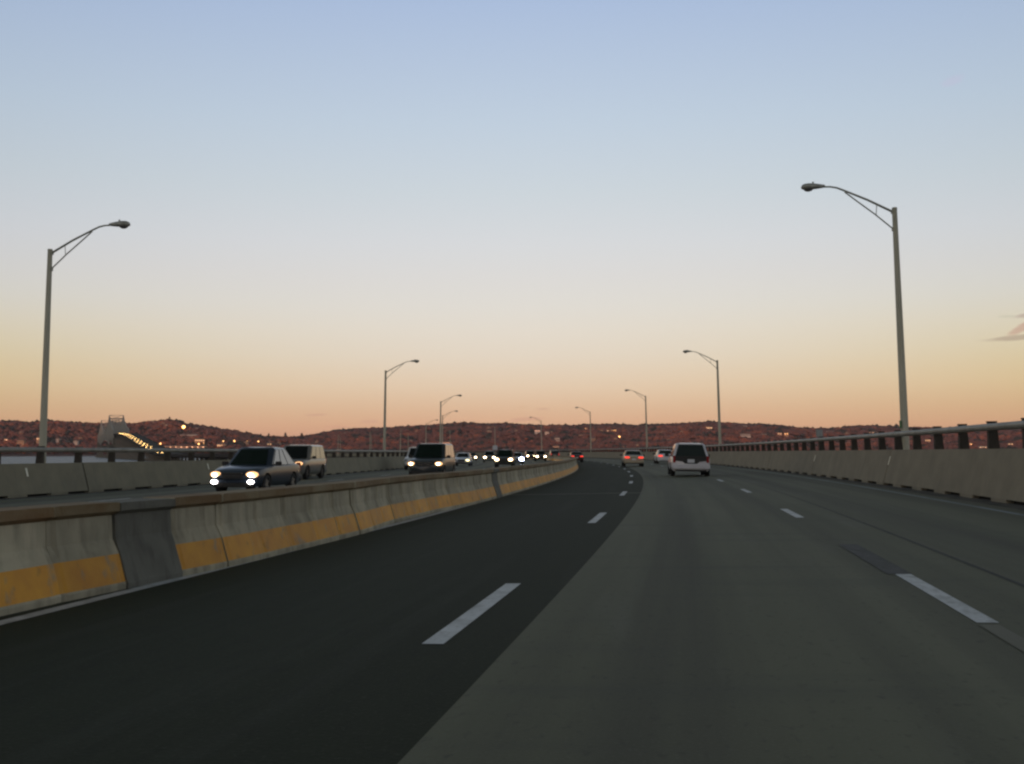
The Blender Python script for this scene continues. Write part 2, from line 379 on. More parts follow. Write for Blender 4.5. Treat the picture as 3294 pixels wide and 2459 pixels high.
ordw = ['nearest', 'second', 'third', 'fourth', 'fifth', 'sixth', 'seventh', 'eighth', 'ninth', 'tenth', 'eleventh', 'twelfth', 'thirteenth', 'fourteenth', 'fifteenth', 'sixteenth', 'seventeenth', 'eighteenth', 'nineteenth', 'twentieth', 'twenty-first', 'twenty-second', 'twenty-third', 'twenty-fourth', 'twenty-fifth', 'twenty-sixth', 'twenty-seventh', 'twenty-eighth', 'twenty-ninth', 'thirtieth', 'thirty-first', 'thirty-second', 'thirty-third', 'thirty-fourth', 'thirty-fifth', 'thirty-sixth', 'thirty-seventh', 'thirty-eighth', 'thirty-ninth', 'fortieth', 'forty-first', 'forty-second']
def post_mesh(side):
    bm = bmesh.new(); H = HW if side > 0 else HWL; top = .67 if side > 0 else .60
    w = .15
    # tapered box column leaning up to the rail, with a flat cap
    vs = []
    for (z, y0, y1) in ((-.01, -.13, .12), (top * .62, -.13, .08), (top - .03, -.13, .06)):
        vs.append([bm.verts.new((x, y, z)) for x, y in ((-w / 2, y0), (w / 2, y0), (w / 2, y1), (-w / 2, y1))])
    for a, b in zip(vs[:-1], vs[1:]):
        for k in range(4): bm.faces.new((a[k], a[(k + 1) % 4], b[(k + 1) % 4], b[k]))
    bm.faces.new(vs[0][::-1]); bm.faces.new(vs[-1])
    box(bm, (0, -.035, top - .015), (w + .02, .215, .03))
    me = bpy.data.meshes.new('post'); bm.to_mesh(me); bm.free(); me.materials.append(M['galv_post']); return me
PM = {1: post_mesh(1), -1: post_mesh(-1)}
for side in (1, -1):
    H = HW if side > 0 else HWL; base = D_WALL if side > 0 else D_LWALL
    zr = H + (.52 if side > 0 else .47); rr = .088
    SD = 'right' if side > 0 else 'left'
    grp = 'concrete parapet panels on the %s edge of the bridge' % SD
    grp2 = 'steel railing lengths on the %s parapet' % SD
    k0 = -2
    idx = 0
    for k in range(k0, 36):
        s0 = J0 + PAN * k; s1 = s0 + PAN
        if s0 > 585: break
        o = parapet_panel('parapet_panel', s0, s1, side)
        # index of a panel among those in view, counted from the picture's edge
        vis = k + 2
        w_ = ordw[vis] if vis < len(ordw) else 'last'
        tag(o, '%s concrete parapet panel of the %s edge wall, counted from the photo edge' % (w_, SD), 'parapet', grp)
        e = empty('steel_railing', RP(s0, base, H), (0, 0, 0),
                  '%s length of steel railing on the %s wall, counted from the photo edge' % (w_, SD), 'railing', grp2)
        bm = bmesh.new(); org = e.location.copy(); off = .42 * side
        pts = []
        for i in range(7):
            s = s0 + PAN * i / 6; t = heading(s)
            pts.append(RP(s, base, zr) + Vector((math.cos(t), -math.sin(t), 0)) * off - org)
        tube(bm, pts, rr, 12)
        obj('rail', bm, M['rail'], e, 60)
        bm = bmesh.new(); d_ = (pts[1] - pts[0]).normalized(); tube(bm, [pts[0] - d_ * .12, pts[0] + d_ * .12], rr + .012, 12)
        obj('rail_sleeve', bm, M['rail'], e, 60)
        for i in range(6):
            s = s0 + POST * (i + .08); t = heading(s)
            po = bpy.data.objects.new('post', PM[side]); COL.objects.link(po); po.parent = e
            po.location = RP(s, base, H) + Vector((math.cos(t), -math.sin(t), 0)) * (off + .16 * side) - org
            po.rotation_euler = (0, 0, -t + math.pi / 2 * -1 * side + 0)
# white reflector plates beside the joints
def plate(s, side, label, zc=.82):
    base = D_WALL if side > 0 else D_LWALL; H = HW if side > 0 else HWL
    bm = bmesh.new(); box(bm, (0, 0, 0), (.10, .012, .30))
    o = obj('reflector_plate', bm, M['white_tag']); t = heading(s)
    o_ = (zc - .075) / (H - .075) * .28
    o.location = RP(s, base, zc) + Vector((math.cos(t), -math.sin(t), 0)) * (o_ - .012) * side
    o.rotation_euler = (0, 0, -t + math.pi / 2); o.rotation_euler.rotate_axis('X', math.radians(-16) * (-1 if side > 0 else 1))
    tag(o, label, 'reflector', 'small white plates on the parapet walls')
plate(37.2, 1, 'small pale plate on the right wall beside the joint below the near lamp post')
plate(52.6, 1, 'small pale plate on the right wall beside the joint farther down')
plate(33.6, -1, 'small white plate on the far left wall near the photo edge')
plate(48.9, -1, 'small white plate on the far left wall just behind the dark car')

# ------------------------------------------------------------------ movable median barrier, 1 m segments
def df(s): return float(np.interp(s, [-10, 0, 9, 12.5, 17.5, 20, 24, 27, 31, 34, 45, 70, 300], [-4.0, -3.98, -3.95, -3.66, -3.63, -3.84, -3.84, -3.64, -3.63, -3.64, -3.63, -3.63, -3.63]))
def seg_mesh(plain, seed):
    """profile: flared foot, stem, T-shaped cap; painted yellow band low on both faces"""
    r = random.Random(seed)
    L = .985
    P = [(-.30, 0.0), (-.30, .055), (-.292, .075), (-.205, .35), (-.15, .50), (-.135, .735), (-.20, .775), (-.20, .865), (.20, .865), (.20, .775), (.135, .735), (.15, .50), (.205, .35), (.292, .075), (.30, .055), (.30, 0)]
    if plain: P = [(x * 1.04, z * (1.0 if z < .8 else .99)) for x, z in P]
    ys = [-L / 2, -L / 2 + .06, -L / 2 + .10, L / 2 - .10, L / 2 - .06, L / 2]
    V = []; F = []; mi = []
    for i, y in enumerate(ys):
        end = i in (0, 5)
        hinge = i in (0, 1, 4, 5)
        for (x, z) in P:
            k = (.80 if .45 < z < .76 else .965) if hinge and z < .77 else 1.0
            if plain: k = 1.0
            V.append((x * k + r.uniform(-.003, .003), y, z * (.995 if end else 1)))
    n = len(P)
    for i in range(5):
        for j in range(n - 1):
            a = i * n + j; F.append((a, a + n, a + n + 1, a + 1))
            m = 0
            if not plain:
                if j in (2, 12): m = 1
                if 5 <= j <= 9: m = 2
            elif 6 <= j <= 8: m = 0
            mi.append(m)
    F.append(tuple(range(n))); mi.append(0); F.append(tuple(range(5 * n, 6 * n))[::-1]); mi.append(0)
    me = pydata('barrier_segment', V, F, None, mi)
    bm = bmesh.new(); bm.from_mesh(me); bmesh.ops.recalc_face_normals(bm, faces=bm.faces); bm.to_mesh(me); bm.free()
    for m in ((M['grayblock'],) if plain else (M['seg'], M['yellow'], M['rust'])): me.materials.append(m)
    return me
def vary(m, seed):
    """same coating, its noise pattern shifted so neighbouring pieces differ"""
    c = m.copy(); t = c.node_tree
    for n in t.nodes:
        if n.type == 'MIX':
            for q_ in (6, 7):
                cc = n.inputs[q_].default_value; f_ = (.92, 1.06, .98, 1.1, .94, 1.03, .88, 1.08)[seed % 8]; n.inputs[q_].default_value = (cc[0] * f_, cc[1] * f_, cc[2] * f_, 1)
        if n.type == 'MAPPING': n.inputs['Location'].default_value = (seed * 3.7, seed * 1.9, seed * .7)
    return c
segs = []
for q in range(8):
    me = seg_mesh(False, q)
    for i in range(3): me.materials[i] = vary(me.materials[i], q)
    segs.append(me)
PLAIN = {10: 'plain grey barrier block without the yellow band, close to the left edge', 31: 'plain grey barrier block without the yellow band, halfway along the median', 32: None}
plain_me = seg_mesh(True, 99)
hin = None
for k in range(0, 299):
    s = k + .5 + .22
    t = heading(s); d = df(s) - .30
    o = bpy.data.objects.new('barrier_segment', plain_me if k in (10, 31) else segs[(k * 5 + k // 7) % 8]); COL.objects.link(o)
    tilt = (df(s + .5) - df(s - .5))
    o.location = RP(s, d, .004) ; o.rotation_euler = (0, 0, -t - math.atan(tilt) + (math.pi if k % 2 and k not in (10, 31) else 0) + random.uniform(-.012, .012))
    if k in (10, 31): tag(o, PLAIN[k], 'barrier', 'movable median barrier segments')
    else:
        if k < 10: lb = '%s yellow banded barrier segment left of the nearer plain grey block' % ordw[9 - k].replace('nearest', 'first')
        elif k < 31: lb = '%s yellow banded barrier segment right of the nearer plain grey block' % ordw[k - 11].replace('nearest', 'first')
        elif k < 62: lb = '%s yellow banded barrier segment beyond the farther plain grey block' % ordw[k - 32].replace('nearest', 'first')
        else: lb = 'tiny far yellow banded barrier segment where the median line runs into the bend'
        tag(o, lb, 'barrier', 'movable median barrier segments')

# ------------------------------------------------------------------ lamp posts
def lamp_post(side):
    H = 9.62 if side > 0 else 9.12
    e = empty('lamp_post')
    bm = bmesh.new(); tube(bm, [(0, 0, -.6), (0, 0, 0), (0, 0, H * .5), (0, 0, H)], [.15, .145, .118, .088], 16)
    tube(bm, [(0, 0, H - .01), (0, 0, H + .05)], [.098, .085], 16)
    obj('pole', bm, M['pole'], e, 50)
    bm = bmesh.new(); box(bm, (.06, 0, -.32), (.5, .5, .5)); obj('base_bracket', bm, M['pier'], e)
    # arm points to local -x
    r0 = H - .1
    bm = bmesh.new()
    A = [(-.07, 0, r0), (-1.0, 0, r0 + .47), (-1.9, 0, r0 + .86), (-2.15, 0, r0 + .96), (-2.4, 0, r0 + 1.01), (-2.68, 0, r0 + 1.02)]
    tube(bm, A, [.042, .038, .034, .032, .03, .03], 10)
    obj('arm', bm, M['galv'], e, 50)
    bm = bmesh.new()
    tube(bm, [(-.07, 0, r0 - .62), (-.75, 0, r0 - .05), (-1.45, 0, r0 + .48), (-1.86, 0, r0 + .80)], .026, 8)
    tube(bm, [(-.66, 0, r0 + .3), (-.70, 0, r0 - .09)], .016, 6)
    obj('arm_brace', bm, M['galv'], e, 50)
    bm = bmesh.new()
    for z in (r0, r0 - .62): box(bm, (-.06, 0, z), (.14, .12, .12))
    obj('arm_clamp', bm, M['galv'], e)
    # cobra head
    bm = bmesh.new()
    pr = [(-2.6, .045, .05), (-2.72, .085, .07), (-2.95, .13, .10), (-3.2, .17, .12), (-3.38, .165, .11), (-3.48, .11, .075), (-3.52, .03, .02)]
    rings = []
    for (x, w, h) in pr:
        ring = []
        for k in range(14):
            a = 2 * math.pi * k / 14; yy = w * math.cos(a); zz = h * math.sin(a) * 1.2; zz = zz if zz > 0 else zz * .6
            ring.append(bm.verts.new((x, yy, r0 + 1.03 + zz)))
        rings.append(ring)
    for a, b in zip(rings[:-1], rings[1:]):
        for k in range(14): bm.faces.new((a[k], a[(k + 1) % 14], b[(k + 1) % 14], b[k]))
    bm.faces.new(rings[0][::-1]); bm.faces.new(rings[-1])
    bmesh.ops.recalc_face_normals(bm, faces=bm.faces)
    hd = obj('lamp_head', bm, M['lum'], e, 50)
    bm = bmesh.new()
    r = bmesh.ops.create_uvsphere(bm, u_segments=12, v_segments=8, radius=1, matrix=Matrix.Translation((-3.24, 0, r0 + .985)) @ Matrix.Diagonal((.20, .14, .11, 1)))
    obj('lens', bm, M['lens'], hd, 60)
    bm = bmesh.new(); tube(bm, [(-3.05, 0, r0 + 1.1), (-3.05, 0, r0 + 1.22)], .035, 10); obj('photocell', bm, M['lum'], hd, 60)
    for c in e.children:
        if c.name.split('.')[0] not in ('pole', 'base_bracket'): c.scale = (.9, 1, 1)
    return e
LR = lamp_post(1); LL = lamp_post(-1)
LS, LS0R, LS0L = 61.297, 38.4, 37.10
rl = ['tall lamp post rising close behind the right parapet, nearest on that side', 'lamp post behind the white minivan, second on the right edge', 'lamp post behind the beige sedan, third on the right edge',
      'lamp post on the right edge just beyond the dark car in the asphalt lane', 'fifth lamp post of the right row, small against the wooded hill', 'sixth lamp post of the right row with a pale box sign at its foot',
      'seventh lamp post of the right row, seen above the oncoming headlights', 'eighth lamp post of the right row, tiny, left of the van', 'ninth lamp post of the right row, tiny, beside a tall left-row post', 'tenth and farthest lamp post of the right row']
ll = ['tall pale lamp post at the left edge of the photo', 'lamp post between the silver SUV and the dark oncoming van, second on the left', 'lamp post rising straight above the oncoming dark van, third on the left', 'lamp post hidden partly behind the third left one, fourth on the left',
      'fifth lamp post of the left row, just left of the dark van', 'sixth lamp post of the left row, thin against the dark hill', 'seventh lamp post of the left row, right of the silver SUV', 'eighth and farthest lamp post of the left row']
for side, n, src, labs, s00, dp in ((1, 10, LR, rl, LS0R, 9.60), (-1, 8, LL, ll, LS0L, -21.70)):
    for k in range(n):
        o = src if k == 0 else copy_tree(src)
        s = s00 + LS * k; t = heading(s)
        o.location = RP(s, dp, 0)
        o.rotation_euler = (0, -(BANK if side > 0 else .012), -t) if side > 0 else (0, -.012, -t + math.pi)
        tag(o, labs[k], 'lamp post', 'lamp posts along both edges of the bridge')
        if k == 0 and side > 0: near_lamp = o
bm = bmesh.new(); box(bm, (-.15, -.06, 2.05), (.04, .14, .26)); obj('number_plate', bm, M['green_tag'], near_lamp)

# ------------------------------------------------------------------ causeway deck and piers
def sweep(name, prof, s0, s1, step, m, parent=None, closed=True):
    ss = np.append(np.arange(s0, s1, step), s1); V = []; F = []; n = len(prof)
    for s in ss:
        t = heading(s); c = RP(s, -4.4, 0)
        for (d, z) in prof: V.append(c + Vector((math.cos(t), -math.sin(t), 0)) * (d + 4.4) + Vector((0, 0, z)))
    for i in range(len(ss) - 1):
        for j in range(n if closed else n - 1):
            a = i * n + j; b = i * n + (j + 1) % n; F.append((a, b, b + n, a + n))
    F.append(tuple(range(n))[::-1]); F.append(tuple(range((len(ss) - 1) * n, len(ss) * n)))
    me = pydata(name, V, F); bm = bmesh.new(); bm.from_mesh(me); bmesh.ops.recalc_face_normals(bm, faces=bm.faces); bm.to_mesh(me); bm.free()
    return obj(name, me, m, parent)
cw = empty('causeway_bridge', (0, 0, 0), (0, 0, 0), 'long low causeway bridge curving left over the water toward the steel span', 'bridge')
sweep('deck_slab', [(-20.9, -.38), (9.5, -.05), (9.5, -.5), (8.2, -1.3), (-19.6, -1.6), (-20.9, -.9)], -40, SEND, 6, M['pier'], cw)
sweep('deck_slab', [(-20.9, .95), (-20.5, .95), (-20.3, .0), (9.0, .2), (9.2, 1.15), (9.5, 1.15), (9.5, -1.2), (8.2, -2.0), (-19.6, -2.2), (-20.9, -1.3)], SEND, 2215, 12, M['deck_dark'], cw)
for k in range(70):
    s = 45 + 31 * k
    if s > 2200: break
    bm = bmesh.new(); c = RP(s, -5.7, 0); zt = c.z - 1.3; t = heading(s)
    for dx in (-11, -3.8, 3.8, 11):
        tube(bm, [(dx, 0, WATER - 2 - c.z), (dx, 0, -2.6)], .75, 10)
    box(bm, (0, 0, -2.1), (26, 1.6, 1.15))
    box(bm, (0, 0, WATER + .8 - c.z), (27, 3.2, 1.6))
    p = obj('pier', bm, M['pier'], cw); p.location = c; p.rotation_euler = (0, 0, -t)

# ------------------------------------------------------------------ cantilever steel span, far left
SB0, SB1 = 2215.0, 2960.0
cb = empty('cantilever_bridge', (0, 0, 0), (0, 0, 0), 'pale grey steel truss span far off on the left above the water', 'bridge')
def topz(u):   # truss height above the deck, u 0..1 along the three spans
    pts = [(0, 8), (.10, 16), (.20, 30), (.25, 43), (.30, 30), (.40, 17), (.5, 13), (.60, 17), (.70, 30), (.75, 43), (.80, 30), (.90, 16), (1, 8)]
    return float(np.interp(u, [p[0] for p in pts], [p[1] for p in pts]))
def botz(u):
    return float(np.interp(u, [0, .18, .25, .32, .5, .68, .75, .82, 1], [-6, -10, -17, -10, -6, -10, -17, -10, -6]))
def bar(bm, a, b, w):
    a = Vector(a); b = Vector(b); d = b - a
    if d.length < .01: return
    q = d.to_track_quat('Z', 'Y').to_matrix().to_4x4(); box(bm, (a + b) / 2, (w, w, d.length), q)
DK = float(grade(2300))
NP = 40
for dd in (-19.5, 8.0):
    bm = bmesh.new(); T = []; B = []
    for i in range(NP + 1):
        u = i / NP; s = SB0 + (SB1 - SB0) * u; c = RP(s, dd, 0)
        T.append(c + Vector((0, 0, topz(u)))); B.append(c + Vector((0, 0, botz(u))))
    for i in range(NP):
        bar(bm, T[i], T[i + 1], 1.5); bar(bm, B[i], B[i + 1], 1.5); bar(bm, T[i], B[i], .9)
        if i % 2: bar(bm, T[i], B[i + 1], .9)
        else: bar(bm, B[i], T[i + 1], .9)
        mt = (T[i] + B[i]) / 2; mt2 = (T[i + 1] + B[i + 1]) / 2
        if topz(i / NP) > 16: bar(bm, mt, mt2, .7)
    bar(bm, T[NP], B[NP], .9)
    obj('truss', bm, M['steel_bridge'], cb)
bm = bmesh.new()
for i in range(0, NP + 1):
    u = i / NP; s = SB0 + (SB1 - SB0) * u; a = RP(s, -19.5, topz(u)); b = RP(s, 8.0, topz(u)); bar(bm, a, b, .9)
    if topz(u) > 12:
        lo = max(9, topz(u) - 8); bar(bm, RP(s, -19.5, lo), RP(s, 8, lo), .7); bar(bm, RP(s, -19.5, lo), b, .6); bar(bm, a, RP(s, 8, lo), .6)
    if topz(u) > 28:
        lo2 = topz(u) - 17; bar(bm, RP(s, -19.5, lo2), RP(s, 8, lo2), .7); bar(bm, RP(s, -19.5, lo2), RP(s, 8, lo), .6)
obj('portal_bracing', bm, M['steel_bridge'], cb)
sweep('deck_slab', [(-19.0, 0), (7.5, 0), (7.5, -2.2), (-19.0, -2.2)], SB0, SB1, 20, M['deck_dark'], cb)
for u in (0, .25, .75, 1):
    s = SB0 + (SB1 - SB0) * u + (4 if u == 0 else 0); c = RP(s, -5.7, 0); bm = bmesh.new()
    for dx in (-12, 12): box(bm, (dx, 0, (botz(u) - 1 + WATER - 2 - c.z) / 2), (6, 6, botz(u) - 1 - (WATER - 2 - c.z)))
    box(bm, (0, 0, WATER + 2 - c.z), (36, 14, 6)); box(bm, (0, 0, botz(u) - 3), (27, 4.5, 4))
    p = obj('pier', bm, M['pier'], cb); p.location = c; p.rotation_euler = (0, 0, -heading(s))
# far queue of cars with their lights on, coming down from the span
def far_car():
    bm = bmesh.new()
    vs = [(-.9, -2.2, .3), (.9, -2.2, .3), (.9, 2.2, .3), (-.9, 2.2, .3), (-.9, -2.2, .85), (.9, -2.2, .95), (.9, 2.2, .85), (-.9, 2.2, .85)]
    b_ = [bm.verts.new(v) for v in vs]
    for f in ((3, 2, 1, 0), (4, 5, 6, 7), (0, 1, 5, 4), (1, 2, 6, 5), (2, 3, 7, 6), (3, 0, 4, 7)): bm.faces.new([b_[i] for i in f])
    c_ = [bm.verts.new(v) for v in [(-.8, -1.9, .84), (.8, -1.9, .84), (.8, 1.0, .84), (-.8, 1.0, .84), (-.65, -1.3, 1.45), (.65, -1.3, 1.45), (.65, .3, 1.45), (-.65, .3, 1.45)]]
    for f in ((4, 5, 6, 7), (0, 1, 5, 4), (1, 2, 6, 5), (2, 3, 7, 6), (3, 0, 4, 7)):
        bm.faces.new([c_[i] for i in f]).material_index = 1 if f != (4, 5, 6, 7) else 0
    for x in (-.62, .62):
        r = bmesh.ops.create_uvsphere(bm, u_segments=8, v_segments=6, radius=.27, matrix=Matrix.Translation((x, 2.15, .66)))
        for v in r['verts']:
            for f in v.link_faces: f.material_index = 2
    me = bpy.data.meshes.new('distant_car'); bm.to_mesh(me); bm.free()
    for m in (M['steelwheel'], M['glass'], emit('distant_headlights', (1.0, .60, .20), 16.0)): me.materials.append(m)
    return me
fc = far_car()
for i in range(48):
    s = 1330 + 17.8 * i + random.uniform(-5, 5); d = (-8.0, -11.8, -15.5)[i % 3] + random.uniform(-.3, .3)
    o = bpy.data.objects.new('distant_car', fc); COL.objects.link(o); o.location = RP(s, d, .02); o.rotation_euler = (0, 0, -heading(s) + math.pi)
    tag(o, 'distant car with headlights on in the glowing queue coming down from the steel span', 'car', 'distant cars queuing down from the steel span')

# ------------------------------------------------------------------ water and land
def plane(name, x0, x1, y0, y1, z, m):
    o = obj(name, pydata(name, [(x0, y0, z), (x1, y0, z), (x1, y1, z), (x0, y1, z)], [(0, 1, 2, 3)]), m); o['kind'] = 'structure'; return o
wat = mat('river_water', (.05, .075, .095), .38, spec=.35)
t = wat.node_tree; b = t.nodes['Principled BSDF']; n1 = t.nodes.new('ShaderNodeTexNoise'); n1.inputs['Scale'].default_value = .22; n1.inputs['Detail'].default_value = 6
gc = t.nodes.new('ShaderNodeNewGeometry'); t.links.new(gc.outputs['Position'], n1.inputs[0]); bp = t.nodes.new('ShaderNodeBump'); bp.inputs['Distance'].default_value = 3.0; bp.inputs['Strength'].default_value = 1.0
t.links.new(n1.outputs[0], bp.inputs['Height']); t.links.new(bp.outputs[0], b.inputs['Normal'])
plane('water', -9000, 9000, -6000, 12000, WATER, wat)

def hline(px): return 1456.5 - ROLL * (px - 1647)
CR_A = [(-900, 1368), (-500, 1360), (-200, 1356), (0, 1352), (60, 1354), (110, 1356), (160, 1352), (220, 1357), (300, 1361), (345, 1363), (430, 1361), (470, 1356), (500, 1352), (545, 1347), (575, 1352), (600, 1362), (640, 1367), (700, 1377), (720, 1381), (760, 1385), (800, 1393), (850, 1402), (900, 1404), (960, 1405), (1000, 1408), (1050, 1420), (1150, 1432), (1300, 1436), (1600, 1440), (2100, 1440), (2600, 1441), (3294, 1441), (4200, 1441)]
CR_B = [(-900, 1420), (400, 1420), (800, 1412), (940, 1408), (1000, 1402), (1040, 1394), (1090, 1384), (1150, 1379), (1280, 1375), (1400, 1368), (1470, 1362), (1550, 1363), (1620, 1363), (1700, 1366), (1760, 1370), (1850, 1370), (1900, 1367), (1960, 1364), (2050, 1369), (2100, 1365), (2150, 1365), (2200, 1362), (2280, 1359), (2350, 1362), (2400, 1364), (2500, 1367), (2540, 1374), (2620, 1380), (2680, 1380), (2720, 1375), (2770, 1371), (2880, 1372), (2950, 1376), (3040, 1379), (3150, 1377), (3294, 1377), (3700, 1372), (4200, 1376)]
_ph = rng.uniform(0, 6.28, (40,)); _an = rng.uniform(0, 6.28, (40,))
def fnoise(x, y, L, o=0, n=6):
    v = 0; a = 1.0; tot = 0
    for i in range(n):
        f = 2 * math.pi / (L * (.62 ** i)); an = _an[(o + i * 3) % 40]; 
        v = v + a * np.sin(f * (x * np.cos(an) + y * np.sin(an)) + _ph[(o + i) % 40] + 1.7 * np.sin(f * .6 * (x * np.sin(an) - y * np.cos(an)) + _ph[(o + i + 9) % 40])); tot += a; a *= .72
    return v / tot
def terr(x, y):
    x = np.asarray(x, float); y = np.asarray(y, float)
    px = 1647 + 3400 * x / np.maximum(y, 100); h = WATER - 3
    TREE = 15.0
    def ridge(cr, yc, y0, p):
        H = hline(px) - np.interp(px, [c[0] for c in cr], [c[1] for c in cr])
        zc = CAM_H + H / 3400 * yc - TREE
        t = (y - y0) / (yc - y0); tt = np.clip(t, 0, 1)
        up = (WATER + 3) + (zc - WATER - 3) * (p * tt + (1 - p) * tt * tt * (3 - 2 * tt))
        up = up + 44 * tt * (1 - tt) * 2.2 * fnoise(x, y, 620, 3) * np.clip((zc) / 90, .1, 1)
        back = zc - (y - yc) * .06
        return np.where(t > 1, back, np.where(t < 0, WATER - 3 + np.clip(t * 0 + 6 + (y - y0) * .06, -2, 6), up))
    a = ridge(CR_A, 4750.0, 3850.0, .7); b = ridge(CR_B, 5700.0, 3850.0, .62)
    return np.maximum(a, b)
xs = np.linspace(-1, 1, 300); qs = -.80 + (1.55) * (np.arange(300) / 299); ys = np.linspace(3740, 7000, 110)
V = []; F = []
Q, Y = np.meshgrid(qs, ys); X = Q * Y; Z = terr(X, Y)
V = np.stack([X.ravel(), Y.ravel(), Z.ravel()], 1)
for i in range(109):
    for j in range(299):
        a = i * 300 + j; F.append((a, a + 1, a + 301, a + 300))
hillm = mat('hill_soil', (.15, .078, .062), .95, (.11, .07, .055), .012)
o = obj('hills', pydata('hills', V, F), hillm, None, 80); o['kind'] = 'structure'
# unseen western ridge behind the camera, shaped to shade the bridge and steel span
qs2 = np.linspace(-4500, 4500, 90); ys2 = np.linspace(-1100, -2600, 30); V = []; F = []
for y in ys2:
    for x in qs2:
        tt = (-1100 - y) / 1500; hgt = math.sin(min(tt / .55, 1) * math.pi / 2) ** 1.3 * (285 + 10 * float(fnoise(x, y, 900, 5))) if tt < .55 else (285 + 10 * float(fnoise(x, y, 900, 5))) * (1 - (tt - .55) * .6)
        V.append((x, y, WATER - 1 + hgt))
for i in range(29):
    for j in range(89):
        a = i * 90 + j; F.append((a, a + 1, a + 91, a + 90))
o = obj('hills', pydata('west_shading_hills', V, F), hillm, None, 80); o['kind'] = 'structure'

# autumn forest on the far hills: one mass of many small leafy crowns
def forest():
    n = 52000
    Y = np.sqrt(rng.uniform(3860 ** 2, 5900 ** 2, n)); Qx = rng.uniform(-.62, .60, n); X = Qx * Y; Z = terr(X, Y)
    px = 1647 + 3400 * Qx
    keep = (Z > WATER + 6)
    keep &= ~((Y > 4950) & (px < 900))
    # clearings
    X, Y, Z = X[keep], Y[keep], Z[keep]; n = len(X)
    bm = bmesh.new(); bmesh.ops.create_icosphere(bm, subdivisions=1, radius=1.0); bm.verts.ensure_lookup_table()
    bv = np.array([v.co[:] for v in bm.verts]); bf = np.array([[v.index for v in f.verts] for f in bm.faces]); bm.free()
    nv = len(bv); nf = len(bf)
    fn = fnoise(X, Y * 2.2, 620, 1); fn2 = fnoise(X, Y * 1.5, 170, 12); fn3 = rng.normal(0, 1, n)
    kind = np.zeros(n, int)
    kind[(fn * .8 + fn2 * .7 + .12 * fn3) > .35] = 1       # russet orange
    kind[(fn * -.7 + fn2 * .6 + .12 * fn3) > .42] = 2      # evergreen
    kind[rng.uniform(0, 1, n) < .006] = 3                    # pale tan
    top = (Z > 0)
    r = rng.uniform(8, 14, n) * (Y / 4800); hz = r * rng.uniform(.45, .68, n); hz[kind == 2] *= 1.35; r[kind == 2] *= .8
    P = bv[None] * (1 + rng.uniform(-.32, .32, (n, nv, 1)))
    a = rng.uniform(0, 6.28, n); c, s_ = np.cos(a)[:, None], np.sin(a)[:, None]
    PX = P[:, :, 0] * c - P[:, :, 1] * s_; PY = P[:, :, 0] * s_ + P[:, :, 1] * c; PZ = P[:, :, 2]
    PX = PX * r[:, None] + X[:, None]; PY = PY * r[:, None] + Y[:, None]; PZ = PZ * hz[:, None] + Z[:, None] + hz[:, None] * .45 + 6
    V = np.stack([PX, PY, PZ], 2).reshape(-1, 3).astype(np.float32)
    F = (bf[None] + (np.arange(n) * nv)[:, None, None]).reshape(-1).astype(np.int32)
    me = bpy.data.meshes.new('forest'); me.vertices.add(len(V)); me.vertices.foreach_set('co', V.ravel())
    me.loops.add(len(F)); me.loops.foreach_set('vertex_index', F); me.polygons.add(len(F) // 3)
    me.polygons.foreach_set('loop_start', np.arange(0, len(F), 3, dtype=np.int32)); me.polygons.foreach_set('loop_total', np.full(len(F) // 3, 3, dtype=np.int32))
    pal = np.array([(.180, .088, .074), (.28, .115, .076), (.050, .052, .048), (.34, .24, .17)])
    C = pal[kind] * (1 + rng.normal(0, .055, (n, 1))).clip(.8, 1.2)
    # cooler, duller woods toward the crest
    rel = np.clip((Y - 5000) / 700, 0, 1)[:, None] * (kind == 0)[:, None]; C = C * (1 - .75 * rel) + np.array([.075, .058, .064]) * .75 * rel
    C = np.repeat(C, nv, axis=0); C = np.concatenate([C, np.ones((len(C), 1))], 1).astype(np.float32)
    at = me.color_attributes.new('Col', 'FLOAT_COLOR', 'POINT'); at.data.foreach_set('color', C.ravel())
    me.update(); me.validate(); me.polygons.foreach_set('use_smooth', [True] * len(me.polygons))
    m = bpy.data.materials.new('autumn_foliage'); m.use_nodes = True; t = m.node_tree; b = t.nodes['Principled BSDF']; v = t.nodes.new('ShaderNodeVertexColor'); v.layer_name = 'Col'
    t.links.new(v.outputs[0], b.inputs['Base Color']); b.inputs['Roughness'].default_value = .9; b.inputs['Specular IOR Level'].default_value = .1
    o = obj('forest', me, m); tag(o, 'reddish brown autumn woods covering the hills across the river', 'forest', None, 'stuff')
forest()

